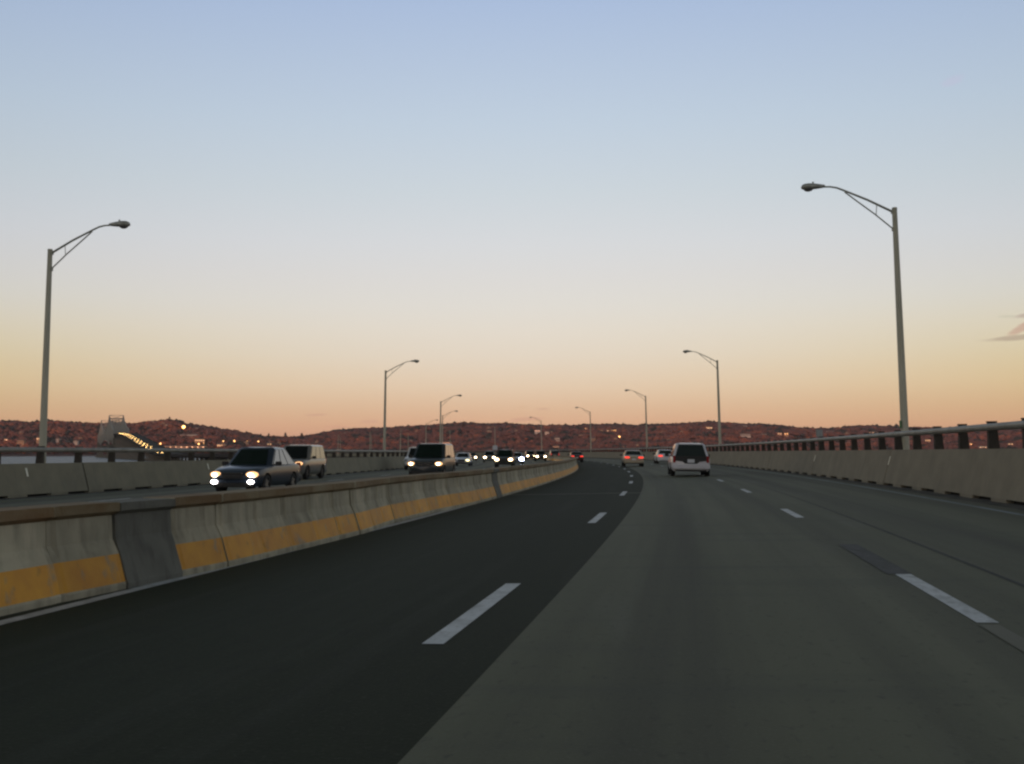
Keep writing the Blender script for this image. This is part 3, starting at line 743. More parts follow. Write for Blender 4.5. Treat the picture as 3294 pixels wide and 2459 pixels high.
# ------------------------------------------------------------------ houses and lamps on the hills
def on_hill(px, py):
    u = (px - 1647) / 3400; H = hline(px) - py
    ysx = np.arange(3900, 5700, 6.0); z = terr(u * ysx, ysx) + 13; zz = CAM_H + H / 3400 * ysx
    i = np.argmax(z >= zz) if (z >= zz).any() else int(np.argmax(z - zz))
    y = ysx[i]; return Vector((u * y, y, float(z[i]) - 13)), float(zz[i])
HM = {'white': mat('house_wall_white', (.55, .5, .45), .8, (.45, .4, .36), .3), 'tan': mat('house_wall_tan', (.45, .3, .2), .8, (.36, .24, .16), .3), 'roof': mat('house_roof', (.10, .085, .08), .9, (.15, .12, .11), .3),
      'win': emit('house_window_lit', (1.0, .50, .18), 1.2), 'glow': emit('house_window_bright', (1.0, .42, .10), 3.0), 'dark': mat('house_window_dark', (.03, .03, .035), .2)}
def house(px, py, w, h, wall, win, label, ry=0.0, grp='houses among the trees on the far hills', name='house'):
    p, zz = on_hill(px, py)
    base = zz - h * .6
    e = empty(name, (p.x, p.y - 45, base), (0, 0, ry), label, 'house', grp)
    d = min(w * .6, 16)
    bm = bmesh.new(); foot = min(p.z - 12 - base, -1.0)
    box(bm, (0, 0, (foot + h * .68) / 2), (w, d, h * .68 - foot)); obj('wall', bm, HM[wall], e)
    bm = bmesh.new(); zt = h * .68
    vs = [bm.verts.new(v) for v in [(-w / 2 - .8, -d / 2 - .8, zt), (w / 2 + .8, -d / 2 - .8, zt), (w / 2 + .8, d / 2 + .8, zt), (-w / 2 - .8, d / 2 + .8, zt), (-w / 2 - .8, 0, h), (w / 2 + .8, 0, h)]]
    for f in ((0, 1, 5, 4), (2, 3, 4, 5), (1, 2, 5), (3, 0, 4), (3, 2, 1, 0)): bm.faces.new([vs[i] for i in f])
    obj('roof', bm, HM['roof'], e)
    nwin = max(2, int(w / 7))
    me = None
    for i in range(min(nwin, 10)):
        x = -w / 2 + w * (i + .5) / min(nwin, 10)
        if me is None:
            bm = bmesh.new(); box(bm, (0, 0, 0), (min(w / nwin * .55, 4), .3, h * .26)); me = bpy.data.meshes.new('window'); bm.to_mesh(me); bm.free(); me.materials.append(HM[win])
        wo = bpy.data.objects.new('window', me); COL.objects.link(wo); wo.parent = e; wo.location = (x, -d / 2 - .1, h * .36)
HS = [(30, 1414, 30, 13, 'tan', 'win', 'broad tan house glowing on the lower slope at the left edge'), (88, 1419, 22, 11, 'tan', 'dark', 'small tan house right of the glowing one at the left edge'),
      (150, 1410, 24, 12, 'tan', 'win', 'tan house just right of the left lamp pole'), (205, 1414, 14, 9, 'white', 'dark', 'small white house on the slope between the lamp pole and the steel span'),
      (262, 1420, 14, 9, 'white', 'dark', 'second small white house left of the steel span'), (620, 1401, 60, 12, 'white', 'dark', 'long pale building on the slope right of the steel span'),
      (655, 1415, 30, 12, 'tan', 'win', 'tan house below the long pale building'), (640, 1379, 14, 9, 'white', 'dark', 'tiny white house high on the left ridge'),
      (725, 1431, 26, 12, 'tan', 'win', 'tan shore house right of the long low warehouse'), (800, 1424, 18, 10, 'tan', 'dark', 'small tan house above the dark oncoming car'),
      (875, 1428, 16, 9, 'tan', 'win', 'small lit house above the silver vehicle roof'), (1047, 1446, 20, 9, 'tan', 'glow', 'low orange lit house by the shore left of the second lamp post'),
      (1094, 1447, 26, 9, 'tan', 'win', 'wide low lit house by the shore between two thin lamp posts'), (1440, 1424, 30, 9, 'tan', 'dark', 'tan house half hidden in trees above the van'),
      (1728, 1386, 20, 9, 'white', 'dark', 'white house high on the middle hill beside the fifth right lamp post'), (1758, 1391, 16, 7, 'white', 'dark', 'smaller white house right of the high white one'),
      (1790, 1412, 17, 18, 'white', 'dark', 'tall narrow white house in the trees of the middle hill'), (1786, 1436, 20, 8, 'tan', 'dark', 'low tan house near the shore under the tall white one'),
      (1883, 1379, 13, 10, 'tan', 'glow', 'small house glowing yellow near the ridge, left of the long terrace'), (1944, 1386, 34, 7, 'tan', 'win', 'long low terrace of lit houses just below the ridge'),
      (1972, 1385, 26, 8, 'tan', 'glow', 'bright end building of the terrace below the ridge'), (1902, 1413, 20, 14, 'tan', 'dark', 'pale tan house beside the fourth right lamp post'),
      (2118, 1369, 22, 6, 'white', 'dark', 'low pale roofed house on the ridge top above the white sedan'), (2275, 1376, 24, 12, 'tan', 'win', 'gabled tan house near the ridge left of the second right lamp post'),
      (2388, 1372, 20, 9, 'white', 'dark', 'white house on the ridge right of the second right lamp post'), (2389, 1399, 34, 11, 'white', 'dark', 'broad white gabled house in mid slope right of the second right lamp post'),
      (2448, 1399, 20, 8, 'white', 'dark', 'small white house right of the broad gabled one'), (2499, 1395, 16, 7, 'tan', 'win', 'small tan house left of the bright orange one'),
      (2519, 1395, 16, 9, 'tan', 'glow', 'small house lit bright orange in mid slope on the right'), (2659, 1389, 28, 6, 'white', 'dark', 'low white building just right of the small sign'),
      (2800, 1392, 42, 8, 'tan', 'win', 'wide orange lit building above the right railing'), (2968, 1416, 18, 8, 'tan', 'win', 'lit house seen through the railing right of the near lamp post'),
      (3014, 1420, 14, 7, 'tan', 'dark', 'small house seen between railing posts beside the lit one'), (3096, 1428, 22, 8, 'tan', 'glow', 'bright low house seen through the railing near the right edge'),
      (3140, 1438, 22, 7, 'white', 'win', 'pale lit house by the shore seen through the railing near the right edge'), (3230, 1428, 16, 7, 'tan', 'win', 'last small lit house seen through the railing at the right edge')]
for q in HS:
    house(q[0], q[1], q[2] * 1.25, q[3] * 1.25, q[4], q[5], q[6], random.uniform(-.3, .3))
house(590, 1437, 205, 12, 'tan', 'win', 'long low orange warehouse by the shore right of the steel span', 0, None, 'warehouse')
def hill_lamp(px, py, r, strength, label):
    p, zz = on_hill(px, py)
    e = empty('hillside_lamp', (p.x, p.y - 18, p.z), (0, 0, 0), label, 'lamp', 'lit lamps on the far shore')
    bm = bmesh.new(); tube(bm, [(0, 0, -4), (0, 0, max(zz - p.z, 3))], .35, 8); obj('mast', bm, M['pole'], e)
    bm = bmesh.new(); bmesh.ops.create_uvsphere(bm, u_segments=12, v_segments=8, radius=r, matrix=Matrix.Translation((0, 0, max(zz - p.z, 3))))
    obj('lamp_globe', bm, emit('sodium_lamp', (1.0, .48, .13), strength), e)
hill_lamp(595, 1375, 6.5, 7, 'brightest orange lamp high on the left ridge right of the steel span')
for px, py, r, lb in ((758, 1420, 2.6, 'bright orange lamp above the dark oncoming car'), (723, 1420, 1.7, 'faint orange lamp left of the bright one above the dark car'), (835, 1421, 1.8, 'orange lamp above the roof of the silver vehicle'), (877, 1422, 2.3, 'orange lamp rightmost of the row above the silver vehicle'),
                     (799, 1420, 1.2, 'weakest orange lamp of the row above the dark car'), (522, 1428, 2.2, 'orange lamp at the left end of the long warehouse'), (645, 1429, 2.2, 'orange lamp at the right end of the long warehouse'), (660, 1428, 1.6, 'small orange lamp just past the right end of the warehouse'), (1990, 1406, 2.6, 'orange lamp in mid slope between the third and fourth right lamp posts'), (1983, 1402, 1.8, 'small orange lamp beside the mid slope one')):
    hill_lamp(px, py, r * 1.45, 4.0, lb)

# individual trees breaking the skyline of the near left shore
def sky_tree(px, py, r, h, label, ever):
    u = (px - 1647) / 3400; y = 4700.0; z = CAM_H + (hline(px) - py) / 3400 * y
    e = empty('tree', (u * y, y, z - h), (0, 0, 0), label, 'tree', 'trees standing up from the ridge lines')
    bm = bmesh.new(); tube(bm, [(0, 0, -12), (0, 0, h * .8)], [.7, .3], 6); obj('trunk', bm, hillm, e)
    bm = bmesh.new(); rr = random.Random(px)
    for i in range(26):
        tt = rr.random(); rad = r * ((1 - tt) * .9 + .12) if ever else r * math.sin(math.pi * (.15 + .8 * tt))
        a = rr.uniform(0, 6.28); q = rad * rr.uniform(.2, .8)
        bmesh.ops.create_icosphere(bm, subdivisions=1, radius=r * rr.uniform(.22, .38), matrix=Matrix.Translation((q * math.cos(a), q * math.sin(a), h * (.25 + .72 * tt))))
    obj('crown', bm, mat('crown_dark', (.05, .042, .035), .9, (.08, .05, .04), .1) if not ever else mat('crown_evergreen', (.03, .035, .028), .9, (.045, .045, .035), .1), e)
for px, py, r, h, lb, ev in ((545, 1342, 7, 24, 'lone tree on the highest point of the left ridge', False), (918, 1393, 11, 30, 'pointed evergreen on the low saddle above the silver vehicle', True), (865, 1396, 9, 22, 'small bushy tree on the low saddle left of the pointed evergreen', True), (972, 1395, 12, 26, 'rounded dark tree right of the pointed evergreen', False), (1492, 1357, 13, 24, 'dark tree cluster on the ridge right of the third left lamp post', False), (840, 1396, 7, 20, 'thin tree at the left end of the low saddle', False), (1312, 1367, 5, 14, 'tiny tree poking above the ridge left of the van', False)):
    sky_tree(px, py, r, h, lb, ev)

# ------------------------------------------------------------------ small signs
def sign_board(s, d, z0, w, h, label):
    e = empty('road_sign', RP(s, d, 0), (0, 0, -heading(s) + .25), label, 'sign', None)
    bm = bmesh.new(); box(bm, (0, 0, z0), (w, .03, h)); obj('sign_panel', bm, M['sign'], e)
    bm = bmesh.new(); box(bm, (0, .04, z0 / 2 + .1), (.07, .05, z0 + .2)); obj('sign_post', bm, M['galv_post'], e)
sign_board(53.6, 9.18, 2.02, .34, .36, 'small square grey sign on a short post above the right railing')
bm = bmesh.new()

# ------------------------------------------------------------------ vehicles
def wheel(parent, x, y, R, wdt, rim, side):
    e = bpy.data.objects.new('wheel', None); COL.objects.link(e); e.parent = parent; e.location = (x, y, R); e.empty_display_size = .1
    bm = bmesh.new(); n = 22
    prof = [(R * .62, -wdt / 2), (R * .93, -wdt / 2), (R, -wdt / 2 + .03), (R, wdt / 2 - .03), (R * .93, wdt / 2), (R * .62, wdt / 2)]
    rings = [[bm.verts.new((xx, r * math.cos(2 * math.pi * k / n), r * math.sin(2 * math.pi * k / n))) for r, xx in prof] for k in range(n)]
    for k in range(n):
        a, b = rings[k], rings[(k + 1) % n]
        for j in range(5): bm.faces.new((a[j], b[j], b[j + 1], a[j + 1]))
    bmesh.ops.recalc_face_normals(bm, faces=bm.faces)
    obj('tyre', bm, M['rubber'], e, 40)
    bm = bmesh.new(); xs_ = wdt * .36 * side
    bmesh.ops.create_cone(bm, cap_ends=True, segments=20, radius1=R * .63, radius2=R * .63, depth=wdt * .5, matrix=Matrix.Rotation(math.pi / 2, 4, 'Y'))
    for k in range(5):
        a = 2 * math.pi * k / 5; box(bm, (xs_, math.cos(a) * R * .33, math.sin(a) * R * .33), (.03, .07, R * .5), Matrix.Rotation(math.pi / 2 - a + math.pi / 2 * 0, 4, 'X').inverted())
    obj('rim', bm, rim, e, 40)

def interp(pts, y): return float(np.interp(y, [p[0] for p in pts], [p[1] for p in pts]))
def apply_bool(o, cutters):
    for c in cutters:
        md = o.modifiers.new('cut', 'BOOLEAN'); md.object = c; md.operation = 'DIFFERENCE'; md.solver = 'EXACT'
    dg = bpy.context.evaluated_depsgraph_get(); dg.update()
    me = bpy.data.meshes.new_from_object(o.evaluated_get(dg)); o.modifiers.clear(); o.data = me
    for c in cutters: bpy.data.objects.remove(c)
KINDS = {
 # L, W, H, wheel radius, front axle y, rear axle y, top line of lower body (y,z) rear->front, greenhouse (rear base y, rear roof y, front roof y, windscreen base y), belt, glasshouse half width factor at roof
 'suv': dict(L=4.45, W=1.80, H=1.68, R=.345, fa=1.33, ra=-1.30, top=[(-2.22, .98), (-2.15, 1.04), (-1.2, 1.03), (.72, 1.02), (1.0, 1.0), (1.75, .93), (2.08, .84), (2.22, .72)], gh=(-2.08, -1.80, .12, .95), belt=1.0, tf=.76, mirror=1.06),
 'crossover': dict(L=4.6, W=1.80, H=1.63, R=.335, fa=1.36, ra=-1.32, top=[(-2.3, .90), (-2.2, 1.0), (-1.6, 1.04), (-.6, 1.01), (.72, 1.0), (1.0, .98), (1.75, .90), (2.1, .80), (2.3, .66)], gh=(-1.86, -.95, .16, 1.0), belt=.98, tf=.72, mirror=1.04),
 'bigsuv': dict(L=4.8, W=1.92, H=1.90, R=.37, fa=1.45, ra=-1.40, top=[(-2.4, 1.06), (-2.32, 1.14), (-1.2, 1.14), (.85, 1.13), (1.15, 1.12), (1.9, 1.07), (2.25, .98), (2.4, .84)], gh=(-2.28, -2.02, .28, 1.05), belt=1.11, tf=.80, mirror=1.2),
 'van': dict(L=4.9, W=1.95, H=1.92, R=.34, fa=1.6, ra=-1.45, top=[(-2.45, 1.06), (-2.38, 1.14), (-1.2, 1.14), (1.1, 1.13), (1.45, 1.11), (1.98, 1.03), (2.3, .9), (2.45, .78)], gh=(-2.32, -2.15, .55, 1.38), belt=1.1, tf=.80, mirror=1.18),
 'minivan': dict(L=4.9, W=1.96, H=1.68, R=.325, fa=1.55, ra=-1.45, top=[(-2.45, .93), (-2.40, .98), (-1.2, 1.0), (1.0, 1.0), (1.4, .98), (1.95, .88), (2.3, .76), (2.45, .62)], gh=(-2.34, -1.86, .35, 1.45), belt=.97, tf=.69, mirror=1.05),
 'sedan': dict(L=4.8, W=1.80, H=1.43, R=.315, fa=1.45, ra=-1.35, top=[(-2.4, .86), (-2.32, .97), (-1.5, 1.0), (-.9, .97), (.75, .94), (1.05, .93), (1.8, .84), (2.2, .73), (2.4, .60)], gh=(-1.62, -.92, .10, .98), belt=.93, tf=.72, mirror=.99),
}
def car(kind, name, col, label, cat, rear_view=False, head=None, fog=False, tail='tail_off', rim=None, glass='glass', grille='black', dark_lower=True, head_z=None, one_head=None, ls=1.0):
    K = KINDS[kind]; L, Wd, H, R = K['L'], K['W'], K['H'], K['R']; hw = Wd / 2
    e = empty(name, (0, 0, 0), (0, 0, 0), label, cat, 'vehicles driving over the bridge')
    pm = paint(name + '_paint', col)
    # lower body loft
    ys_ = [-L / 2, -L / 2 + .05, -L / 2 + .18, -L / 2 + .5] + list(np.linspace(-L / 2 + .9, L / 2 - .95, 8)) + [L / 2 - .6, L / 2 - .35, L / 2 - .16, L / 2 - .05, L / 2]
    ws = [(-L / 2, .80), (-L / 2 + .05, .90), (-L / 2 + .18, .965), (-L / 2 + .6, 1.0), (L / 2 - .95, 1.0), (L / 2 - .6, .975), (L / 2 - .35, .93), (L / 2 - .16, .85), (L / 2 - .05, .76), (L / 2, .62)]
    zb = .26; V = []; F = []
    for y in ys_:
        zt = interp(K['top'], y); w = hw * interp(ws, y)
        endk = .06 if abs(abs(y) - L / 2) < .01 else (.03 if abs(abs(y) - L / 2) < .06 else 0)
        zbb = zb + endk * 2.2; ztt = zt - endk * .3
        sec = [(0, zbb), (w * .86, zbb), (w * .955, zbb + .09), (w * .985, zbb + .2), (w, (zbb + ztt) / 2 + .02), (w * .985, ztt - .16), (w * .955, ztt - .05), (w * .86, ztt), (w * .45, ztt + .02), (0, ztt + .028)]
        V += [(x, y, z) for x, z in sec] + [(-x, y, z) for x, z in sec[1:-1][::-1]]
    n = 18
    for i in range(len(ys_) - 1):
        for j in range(n):
            a = i * n + j; b2 = i * n + (j + 1) % n; F.append((a, b2, b2 + n, a + n))
    F.append(tuple(range(n))[::-1]); F.append(tuple(range((len(ys_) - 1) * n, len(ys_) * n)))
    me = pydata('body', V, F); bm = bmesh.new(); bm.from_mesh(me); bmesh.ops.recalc_face_normals(bm, faces=bm.faces); bm.to_mesh(me); bm.free()
    body = obj('body', me, pm)
    cut = []
    for y in (K['fa'], K['ra']):
        for sx_ in (-1, 1):
            bm = bmesh.new(); bmesh.ops.create_cone(bm, cap_ends=True, segments=28, radius1=R * 1.16, radius2=R * 1.16, depth=.5, matrix=Matrix.Translation((sx_ * (hw - .05), y, R + .01)) @ Matrix.Rotation(math.pi / 2, 4, 'Y'))
            me = bpy.data.meshes.new('c'); bm.to_mesh(me); bm.free(); me.materials.append(M['black']); c = bpy.data.objects.new('c', me); COL.objects.link(c); cut.append(c)
    body.data.materials.append(M['black'])
    apply_bool(body, cut); smooth_me(body.data, 32); body.parent = e
    # greenhouse
    rb, rr_, fr, fb = K['gh']; belt = K['belt']; tf = K['tf']; wb = hw * .93; wt = hw * tf
    def sect(y0, y1, y2, y3, z, w):    # ring: rear, front corners softened
        c = .10
        return [(-w + c, y0, z), (w - c, y0, z), (w, y0 + c, z), (w, 0, z), (w, y3 - c * 1.6, z), (w - c * 1.8, y3 - .02, z), (0, y3 + .05, z), (-w + c * 1.8, y3 - .02, z), (-w, y3 - c * 1.6, z), (-w, 0, z), (-w, y0 + c, z)]
    levels = [(0, belt - .05), (.5, belt - .05 + (H - .035 - belt) * .5 / .86), (.86, H - .085), (.96, H - .03), (1.0, H)]
    V = []; F = []
    for q, z in levels:
        qq = q if q < .9 else (.92 if q < 1 else .99)
        w = wb + (wt - wb) * (q if q < .9 else .9 + (q - .9) * 1.0) - (0 if q < .9 else (.05 if q < 1 else .22)); y0 = rb + (rr_ - rb) * qq + (0 if q < 1 else .14); y3 = fb + (fr - fb) * qq - (0 if q < 1 else .22)
        V += sect(y0, 0, 0, y3, z, w)
    n = 11
    for i in range(len(levels) - 1):
        for j in range(n):
            a = i * n + j; b2 = i * n + (j + 1) % n; F.append((a, b2, b2 + n, a + n))
    F.append(tuple(range(n))[::-1]); F.append(tuple(range((len(levels) - 1) * n, len(levels) * n)))
    me = pydata('cabin', V, F); bm = bmesh.new(); bm.from_mesh(me); bmesh.ops.recalc_face_normals(bm, faces=bm.faces); bm.to_mesh(me); bm.free()
    obj('roof', me, pm, e, 30)
    # glass: patches lying 6 mm proud of the cabin faces
    def lerp(a, b, t): return a + (b - a) * t
    def cab(q, front, x):   # point on windscreen / rear face at height fraction q
        z = lerp(belt - .05, H, q)
        return z
    def patch(nm, pts, m, th=.012, par=e):
        a = Vector(pts[0]); nn = (Vector(pts[1]) - a).cross(Vector(pts[2]) - a).normalized()
        bm = bmesh.new(); f0 = [bm.verts.new(Vector(p) + nn * th) for p in pts]; b0 = [bm.verts.new(Vector(p) - nn * .03) for p in pts]
        bm.faces.new(f0); k = len(pts)
        for i in range(k): bm.faces.new((f0[(i + 1) % k], f0[i], b0[i], b0[(i + 1) % k]))
        bm.faces.new(b0[::-1])
        return obj(nm, bm, m, par)
    qa, qb = .10, .84
    def Wq(q): return lerp(wb, wt, q)
    def zq(q): return belt - .05 + (H - .035 - belt) * q / .86
    za, zc = zq(qa), zq(qb)
    ya, yc = lerp(fb, fr, qa), lerp(fb, fr, qb)
    # windscreen (three panes wide to follow the curve)
    wpts = [(-Wq(qa) + .15, ya - .005, za), (0, ya + .075, za), (Wq(qa) - .15, ya - .005, za), (Wq(qb) - .17, yc - .005, zc), (0, yc + .07, zc), (-Wq(qb) + .17, yc - .005, zc)]
    bm = bmesh.new(); vv = [bm.verts.new((x, y + .02, z + .01)) for x, y, z in wpts]; bm.faces.new((vv[0], vv[1], vv[4], vv[5])); bm.faces.new((vv[1], vv[2], vv[3], vv[4]))
    r = bmesh.ops.solidify(bm, geom=bm.faces[:], thickness=.03); bmesh.ops.recalc_face_normals(bm, faces=bm.faces); obj('windshield', bm, M[glass], e)
    qr = {'sedan': qa, 'minivan': .09, 'crossover': .12}.get(kind, qa + .06)
    ra_, rc_ = lerp(rb, rr_, qr), lerp(rb, rr_, qb)
    zra = zq(qr)
    patch('rear_window', [(Wq(qa) - .12, ra_ - .006, zra), (-Wq(qa) + .12, ra_ - .006, zra), (-Wq(qb) + .12, rc_ - .006, zc), (Wq(qb) - .12, rc_ - .006, zc)], M[glass])
    # side windows
    fy0, fy1 = lerp(fb, fr, qa) - .26, lerp(fb, fr, qb) - .2
    ry0, ry1 = lerp(rb, rr_, qa) + .2, lerp(rb, rr_, qb) + .2
    cutsn = 2 if kind == 'sedan' else 3
    for sx_ in (-1, 1):
        for i in range(cutsn):
            t0, t1 = i / cutsn, (i + 1) / cutsn; g = .04
            b0 = lerp(ry0, fy0, t0) + g; b1 = lerp(ry0, fy0, t1) - g; c0 = lerp(ry1, fy1, t0) + g; c1 = lerp(ry1, fy1, t1) - g
            xa, xc = (Wq(qa) + .0) * sx_, (Wq(qb) + .0) * sx_
            P4 = [(xa, b0, za), (xa, b1, za), (xc, c1, zc), (xc, c0, zc)]
            if sx_ < 0: P4 = P4[::-1]
            patch('side_window', P4, M['glass_side'])
    # mirrors
    for sx_ in (-1, 1):
        bm = bmesh.new(); box(bm, (sx_ * (hw + .09), fb - .42, K['mirror']), (.22, .10, .15)); box(bm, (sx_ * (hw - .02), fb - .4, K['mirror'] - .04), (.14, .05, .05))
        bmesh.ops.bevel(bm, geom=bm.edges[:], offset=.02, segments=2, affect='EDGES'); obj('mirror', bm, M['black'] if dark_lower else pm, e, 50)
    # ends
    fz = head_z or interp(K['top'], L / 2 - .2) - .06
    ff = L / 2
    bm = bmesh.new(); box(bm, (0, ff - .06, .33), (Wd * .80, .20, .17)); bmesh.ops.bevel(bm, geom=bm.edges[:], offset=.04, segments=2, affect='EDGES'); obj('front_bumper', bm, M['black'] if dark_lower else pm, e, 50)
    bm = bmesh.new(); box(bm, (0, ff - .03, fz - .10), (Wd * .40, .10, .19))
    obj('grille', bm, M['black'], e)
    bm = bmesh.new(); box(bm, (0, ff + .025, fz - .10 + .10), (Wd * .40, .03, .025)); box(bm, (0, ff + .025, fz - .10), (Wd * .40, .03, .02)); obj('grille_trim', bm, M['chrome'] if grille == 'chrome' else M['steelwheel'], e)
    hx = Wd * .36
    for sx_ in (-1, 1):
        if kind == 'van': hx = Wd * .385
        bm = bmesh.new(); bmesh.ops.create_uvsphere(bm, u_segments=14, v_segments=8, radius=1, matrix=Matrix.Translation((sx_ * hx, ff - .12, fz - .06)) @ Matrix.Rotation(-sx_ * .35, 4, 'Z') @ Matrix.Diagonal((.215 * (1 + (ls - 1) * .4), .14, .105 * ls, 1)))  # ls enlarges far lamps in place of bloom
        hm = head if head else 'black'
        on = (one_head is None or one_head == sx_)
        hl = obj('headlight', bm, M[hm] if (head and on) else mat('unlit_lamp', (.4, .4, .4), .15, metal=.6), e, 60)
        if head and on and head in ('head', 'xenon'):
            bm = bmesh.new(); bmesh.ops.create_uvsphere(bm, u_segments=12, v_segments=8, radius=1, matrix=Matrix.Translation((sx_ * (hx - .02), ff - .045, fz - .065)) @ Matrix.Diagonal((.115 * ls, .10 * ls, .060 * ls, 1)))
            obj('bulb', bm, M['head_core'] if head == 'head' else M['xenon'], hl, 60)
        if head and not rear_view:
            bm = bmesh.new(); bmesh.ops.create_uvsphere(bm, u_segments=10, v_segments=6, radius=1, matrix=Matrix.Translation((sx_ * (hx + .11), ff - .20, fz - .05)) @ Matrix.Diagonal((.06, .09, .06, 1)))
            obj('turn_signal', bm, M['amber'], e, 60)
        if fog:
            bm = bmesh.new(); bmesh.ops.create_uvsphere(bm, u_segments=12, v_segments=8, radius=1, matrix=Matrix.Translation((sx_ * Wd * .36, ff + .01, .43)) @ Matrix.Diagonal((.115, .07, .062, 1)))
            obj('fog_light', bm, M['fog'], e, 60)
    # rear
    rz = K['top'][1][1]
    bm = bmesh.new(); box(bm, (0, -ff + .05, .50 if kind == 'minivan' else .46), (Wd * .95, .24, .28)); bmesh.ops.bevel(bm, geom=bm.edges[:], offset=.05, segments=3, affect='EDGES'); obj('rear_bumper', bm, pm, e, 50)
    bm = bmesh.new(); box(bm, (0, -ff + .14, .31), (Wd * .78, .2, .09)); obj('rear_valance', bm, M['black'], e)
    for sx_ in (-1, 1):
        bm = bmesh.new()
        if kind in ('minivan', 'suv', 'van', 'crossover', 'bigsuv'): box(bm, (sx_ * Wd * .415, -ff + .06, rz - .12), (.15, .16, .34), Matrix.Rotation(sx_ * .1, 4, 'Z'))
        else: box(bm, (sx_ * Wd * .33, -ff + .03, rz - .17), (.42, .14, .13), Matrix.Rotation(sx_ * .12, 4, 'Z'))
        bmesh.ops.bevel(bm, geom=bm.edges[:], offset=.025, segments=2, affect='EDGES'); obj('taillight', bm, M[tail], e, 50)
    pz = .70 if kind != 'sedan' else .62
    if kind == 'minivan':
        bm = bmesh.new()
        vs = [(-.80, rz + .045), (.80, rz + .045), (.76, rz - .20), (.42, rz - .24), (.30, rz - .34), (-.30, rz - .34), (-.42, rz - .24), (-.76, rz - .20)]
        f0 = [bm.verts.new((x, -ff - .008, z)) for x, z in vs]; b0 = [bm.verts.new((x, -ff + .1, z)) for x, z in vs]; k = len(vs)
        bm.faces.new(f0); bm.faces.new(b0[::-1])
        for i in range(k): bm.faces.new((f0[(i + 1) % k], f0[i], b0[i], b0[(i + 1) % k]))
        obj('tailgate_panel', bm, M['black'], e); pz = rz - .20
    bm = bmesh.new(); box(bm, (0, -ff - .012, pz), (.34, .02, .17)); obj('license_plate', bm, M['plate'], e)
    for y in (K['fa'], K['ra']):
        for sx_ in (-1, 1): wheel(e, sx_ * (hw - .12), y, R, .22, rim or M['alloy'], sx_)
    return e
def place(o, s, d, opp, yaw=0.0):
    o.location = RP(s, d, .004); o.rotation_euler = (0, (BANK if d > -4.4 else BANKL) * (1 if not opp else -1), -heading(s) + (math.pi if opp else 0) + yaw); return o
def s_at(Y, X):   # arc length and offset of a ground point
    i = int(np.argmin((_x - X) ** 2 + (_y - Y) ** 2)); s = _s[i]; t = heading(s)
    d = (X - _x[i]) * math.cos(t) - (Y - _y[i]) * math.sin(t); return float(s), float(d)
def put(o, px, Y, opp, yaw=0.0):
    X = (px - 1647) / 3400 * Y; s, d = s_at(Y, X); return place(o, s, d, opp, yaw)
# oncoming traffic (front faces us); the fitted spot is where each nose or tail stands
put(car('crossover', 'dark_blue_car', (.022, .034, .055), 'dark blue oncoming vehicle with headlights and fog lights lit, nearest behind the median', 'car', head='head', fog=True, glass='glass_green'), 820, 38.0, True)
put(car('bigsuv', 'silver_suv', (.17, .165, .15), 'tall silver oncoming SUV partly hidden behind the dark blue car', 'car', head='head', rim=M['steelwheel'], one_head=-1), 966, 59.5, True)
put(car('van', 'dark_van', (.028, .036, .042), 'dark oncoming van with two headlights lit, below the tall left lamp posts', 'van', head='head', grille='chrome', glass='glass_green'), 1396, 60.0, True)
put(car('van', 'white_van', (.62, .63, .62), 'white roofed vehicle peeking out left behind the dark oncoming van', 'van', head=None), 1346, 90.0, True)
put(car('sedan', 'white_sedan', (.60, .63, .66), 'white oncoming car with a yellow lamp, just right of the dark van', 'car', head='drl', one_head=-1), 1490, 115.0, True)
put(car('sedan', 'small_dark_sedan', (.03, .03, .032), 'small dark oncoming car with twin headlights, leftmost of the far cluster', 'car', ls=1.55, head='head'), 1517, 190.0, True)
put(car('suv', 'grey_suv', (.22, .23, .23), 'grey oncoming car with bright headlights, between the small dark car and the dark SUV', 'car', ls=1.55, head='head'), 1574, 155.0, True)
put(car('suv', 'dark_suv', (.028, .035, .032), 'dark oncoming SUV with twin headlights, left of the blue white lamp', 'car', ls=1.55, head='head', glass='glass_green'), 1624, 102.0, True)
put(car('sedan', 'grey_sedan', (.30, .32, .31), 'grey oncoming car with the dazzling blue white headlight', 'car', ls=1.9, head='xenon', one_head=-1), 1660, 127.0, True)
put(car('suv', 'brown_suv', (.10, .075, .05), 'brownish oncoming car with orange glowing headlights, rightmost of the oncoming lane', 'car', ls=1.55, head='head'), 1737, 170.0, True)
put(car('suv', 'far_dark_suv', (.06, .055, .05), 'dark oncoming car behind and left of the brownish one', 'car', ls=1.55, head='head'), 1704, 200.0, True)
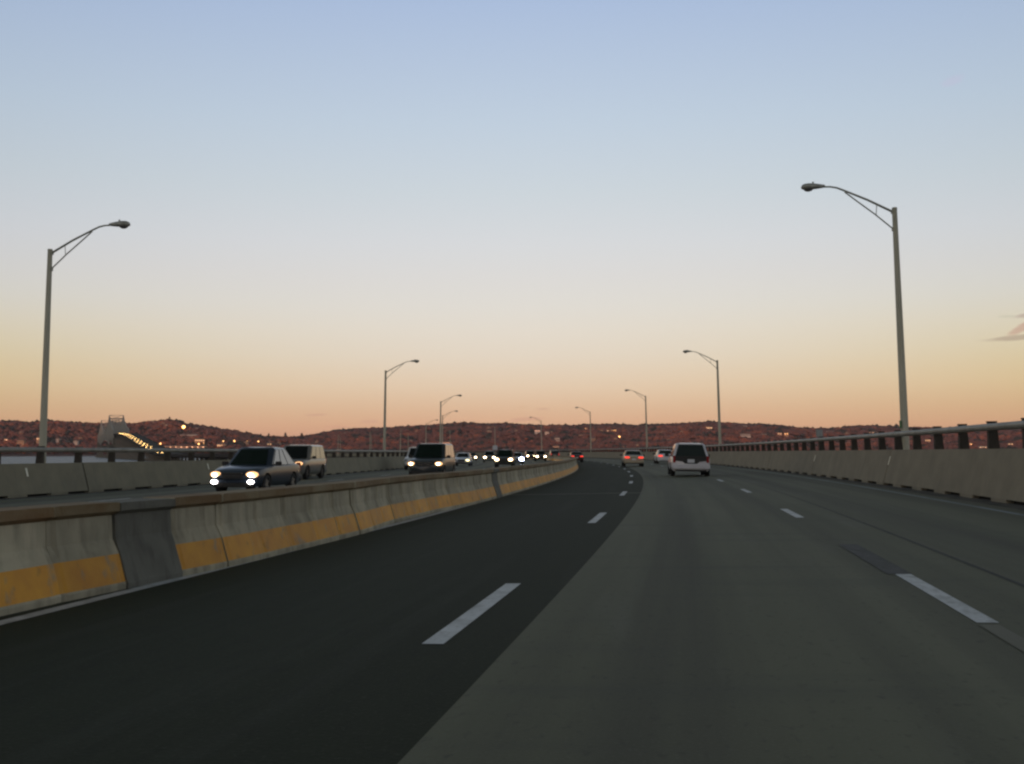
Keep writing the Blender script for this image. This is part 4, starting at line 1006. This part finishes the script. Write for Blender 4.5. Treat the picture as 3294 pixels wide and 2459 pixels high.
# traffic in our direction
put(car('suv', 'far_grey_suv', (.07, .065, .06), 'small dark car going away on the bend, right of the oncoming brown one', 'car', True, tail='tail_dim'), 1780, 205.0, False)
put(car('sedan', 'dark_red_sedan', (.07, .02, .02), 'dark car with red tail lights alone in the asphalt lane beyond the barrier end', 'car', True, tail='tail'), 1852, 143.0, False)
put(car('sedan', 'beige_sedan', (.42, .36, .26), 'beige sedan with glowing tail lights left of the white car', 'car', True, tail='tail', rim=M['steelwheel']), 2033, 94.0, False)
put(car('sedan', 'white_wagon', (.66, .68, .70), 'white car with one tail light showing, partly hidden behind the white minivan', 'car', True, tail='tail'), 2134, 108.0, False)
put(car('minivan', 'white_minivan', (.66, .64, .66), 'white minivan with dark tailgate glass, nearest vehicle ahead in the concrete lane', 'minivan', True, tail='tail_off', rim=M['steelwheel']), 2211, 55.0, False)
# pale cabinet at the foot of the sixth right lamp
e = empty('equipment_box', RP(LS0R + LS * 5 - 2, 9.0, 1.7), (0, 0, -heading(340)), 'pale box at the foot of a far lamp post above the oncoming cars', 'box')
bm = bmesh.new(); box(bm, (0, 0, .95), (1.5, .7, 1.5)); bmesh.ops.bevel(bm, geom=bm.edges[:], offset=.12, segments=2, affect='EDGES'); obj('cabinet', bm, M['plate'], e, 50)
bm = bmesh.new(); box(bm, (0, 0, .1), (.3, .3, .5)); obj('stand', bm, M['galv_post'], e)

# ------------------------------------------------------------------ evening haze over the river
bm = bmesh.new(); box(bm, (0, 1900, 145 / 2 + WATER / 2 - 2), (19000, 11400, 145 - WATER + 4))
hz = bpy.data.materials.new('haze'); hz.use_nodes = True; t = hz.node_tree; t.nodes.clear()
o_ = t.nodes.new('ShaderNodeOutputMaterial'); v_ = t.nodes.new('ShaderNodeVolumePrincipled')
v_.inputs['Color'].default_value = (.80, .80, .88, 1); v_.inputs['Density'].default_value = 2.3e-5
t.links.new(v_.outputs[0], o_.inputs['Volume'])
h_ = obj('haze', bm, hz); h_['kind'] = 'stuff'; h_['label'] = 'thin evening haze over the river and hills'; h_['category'] = 'haze'
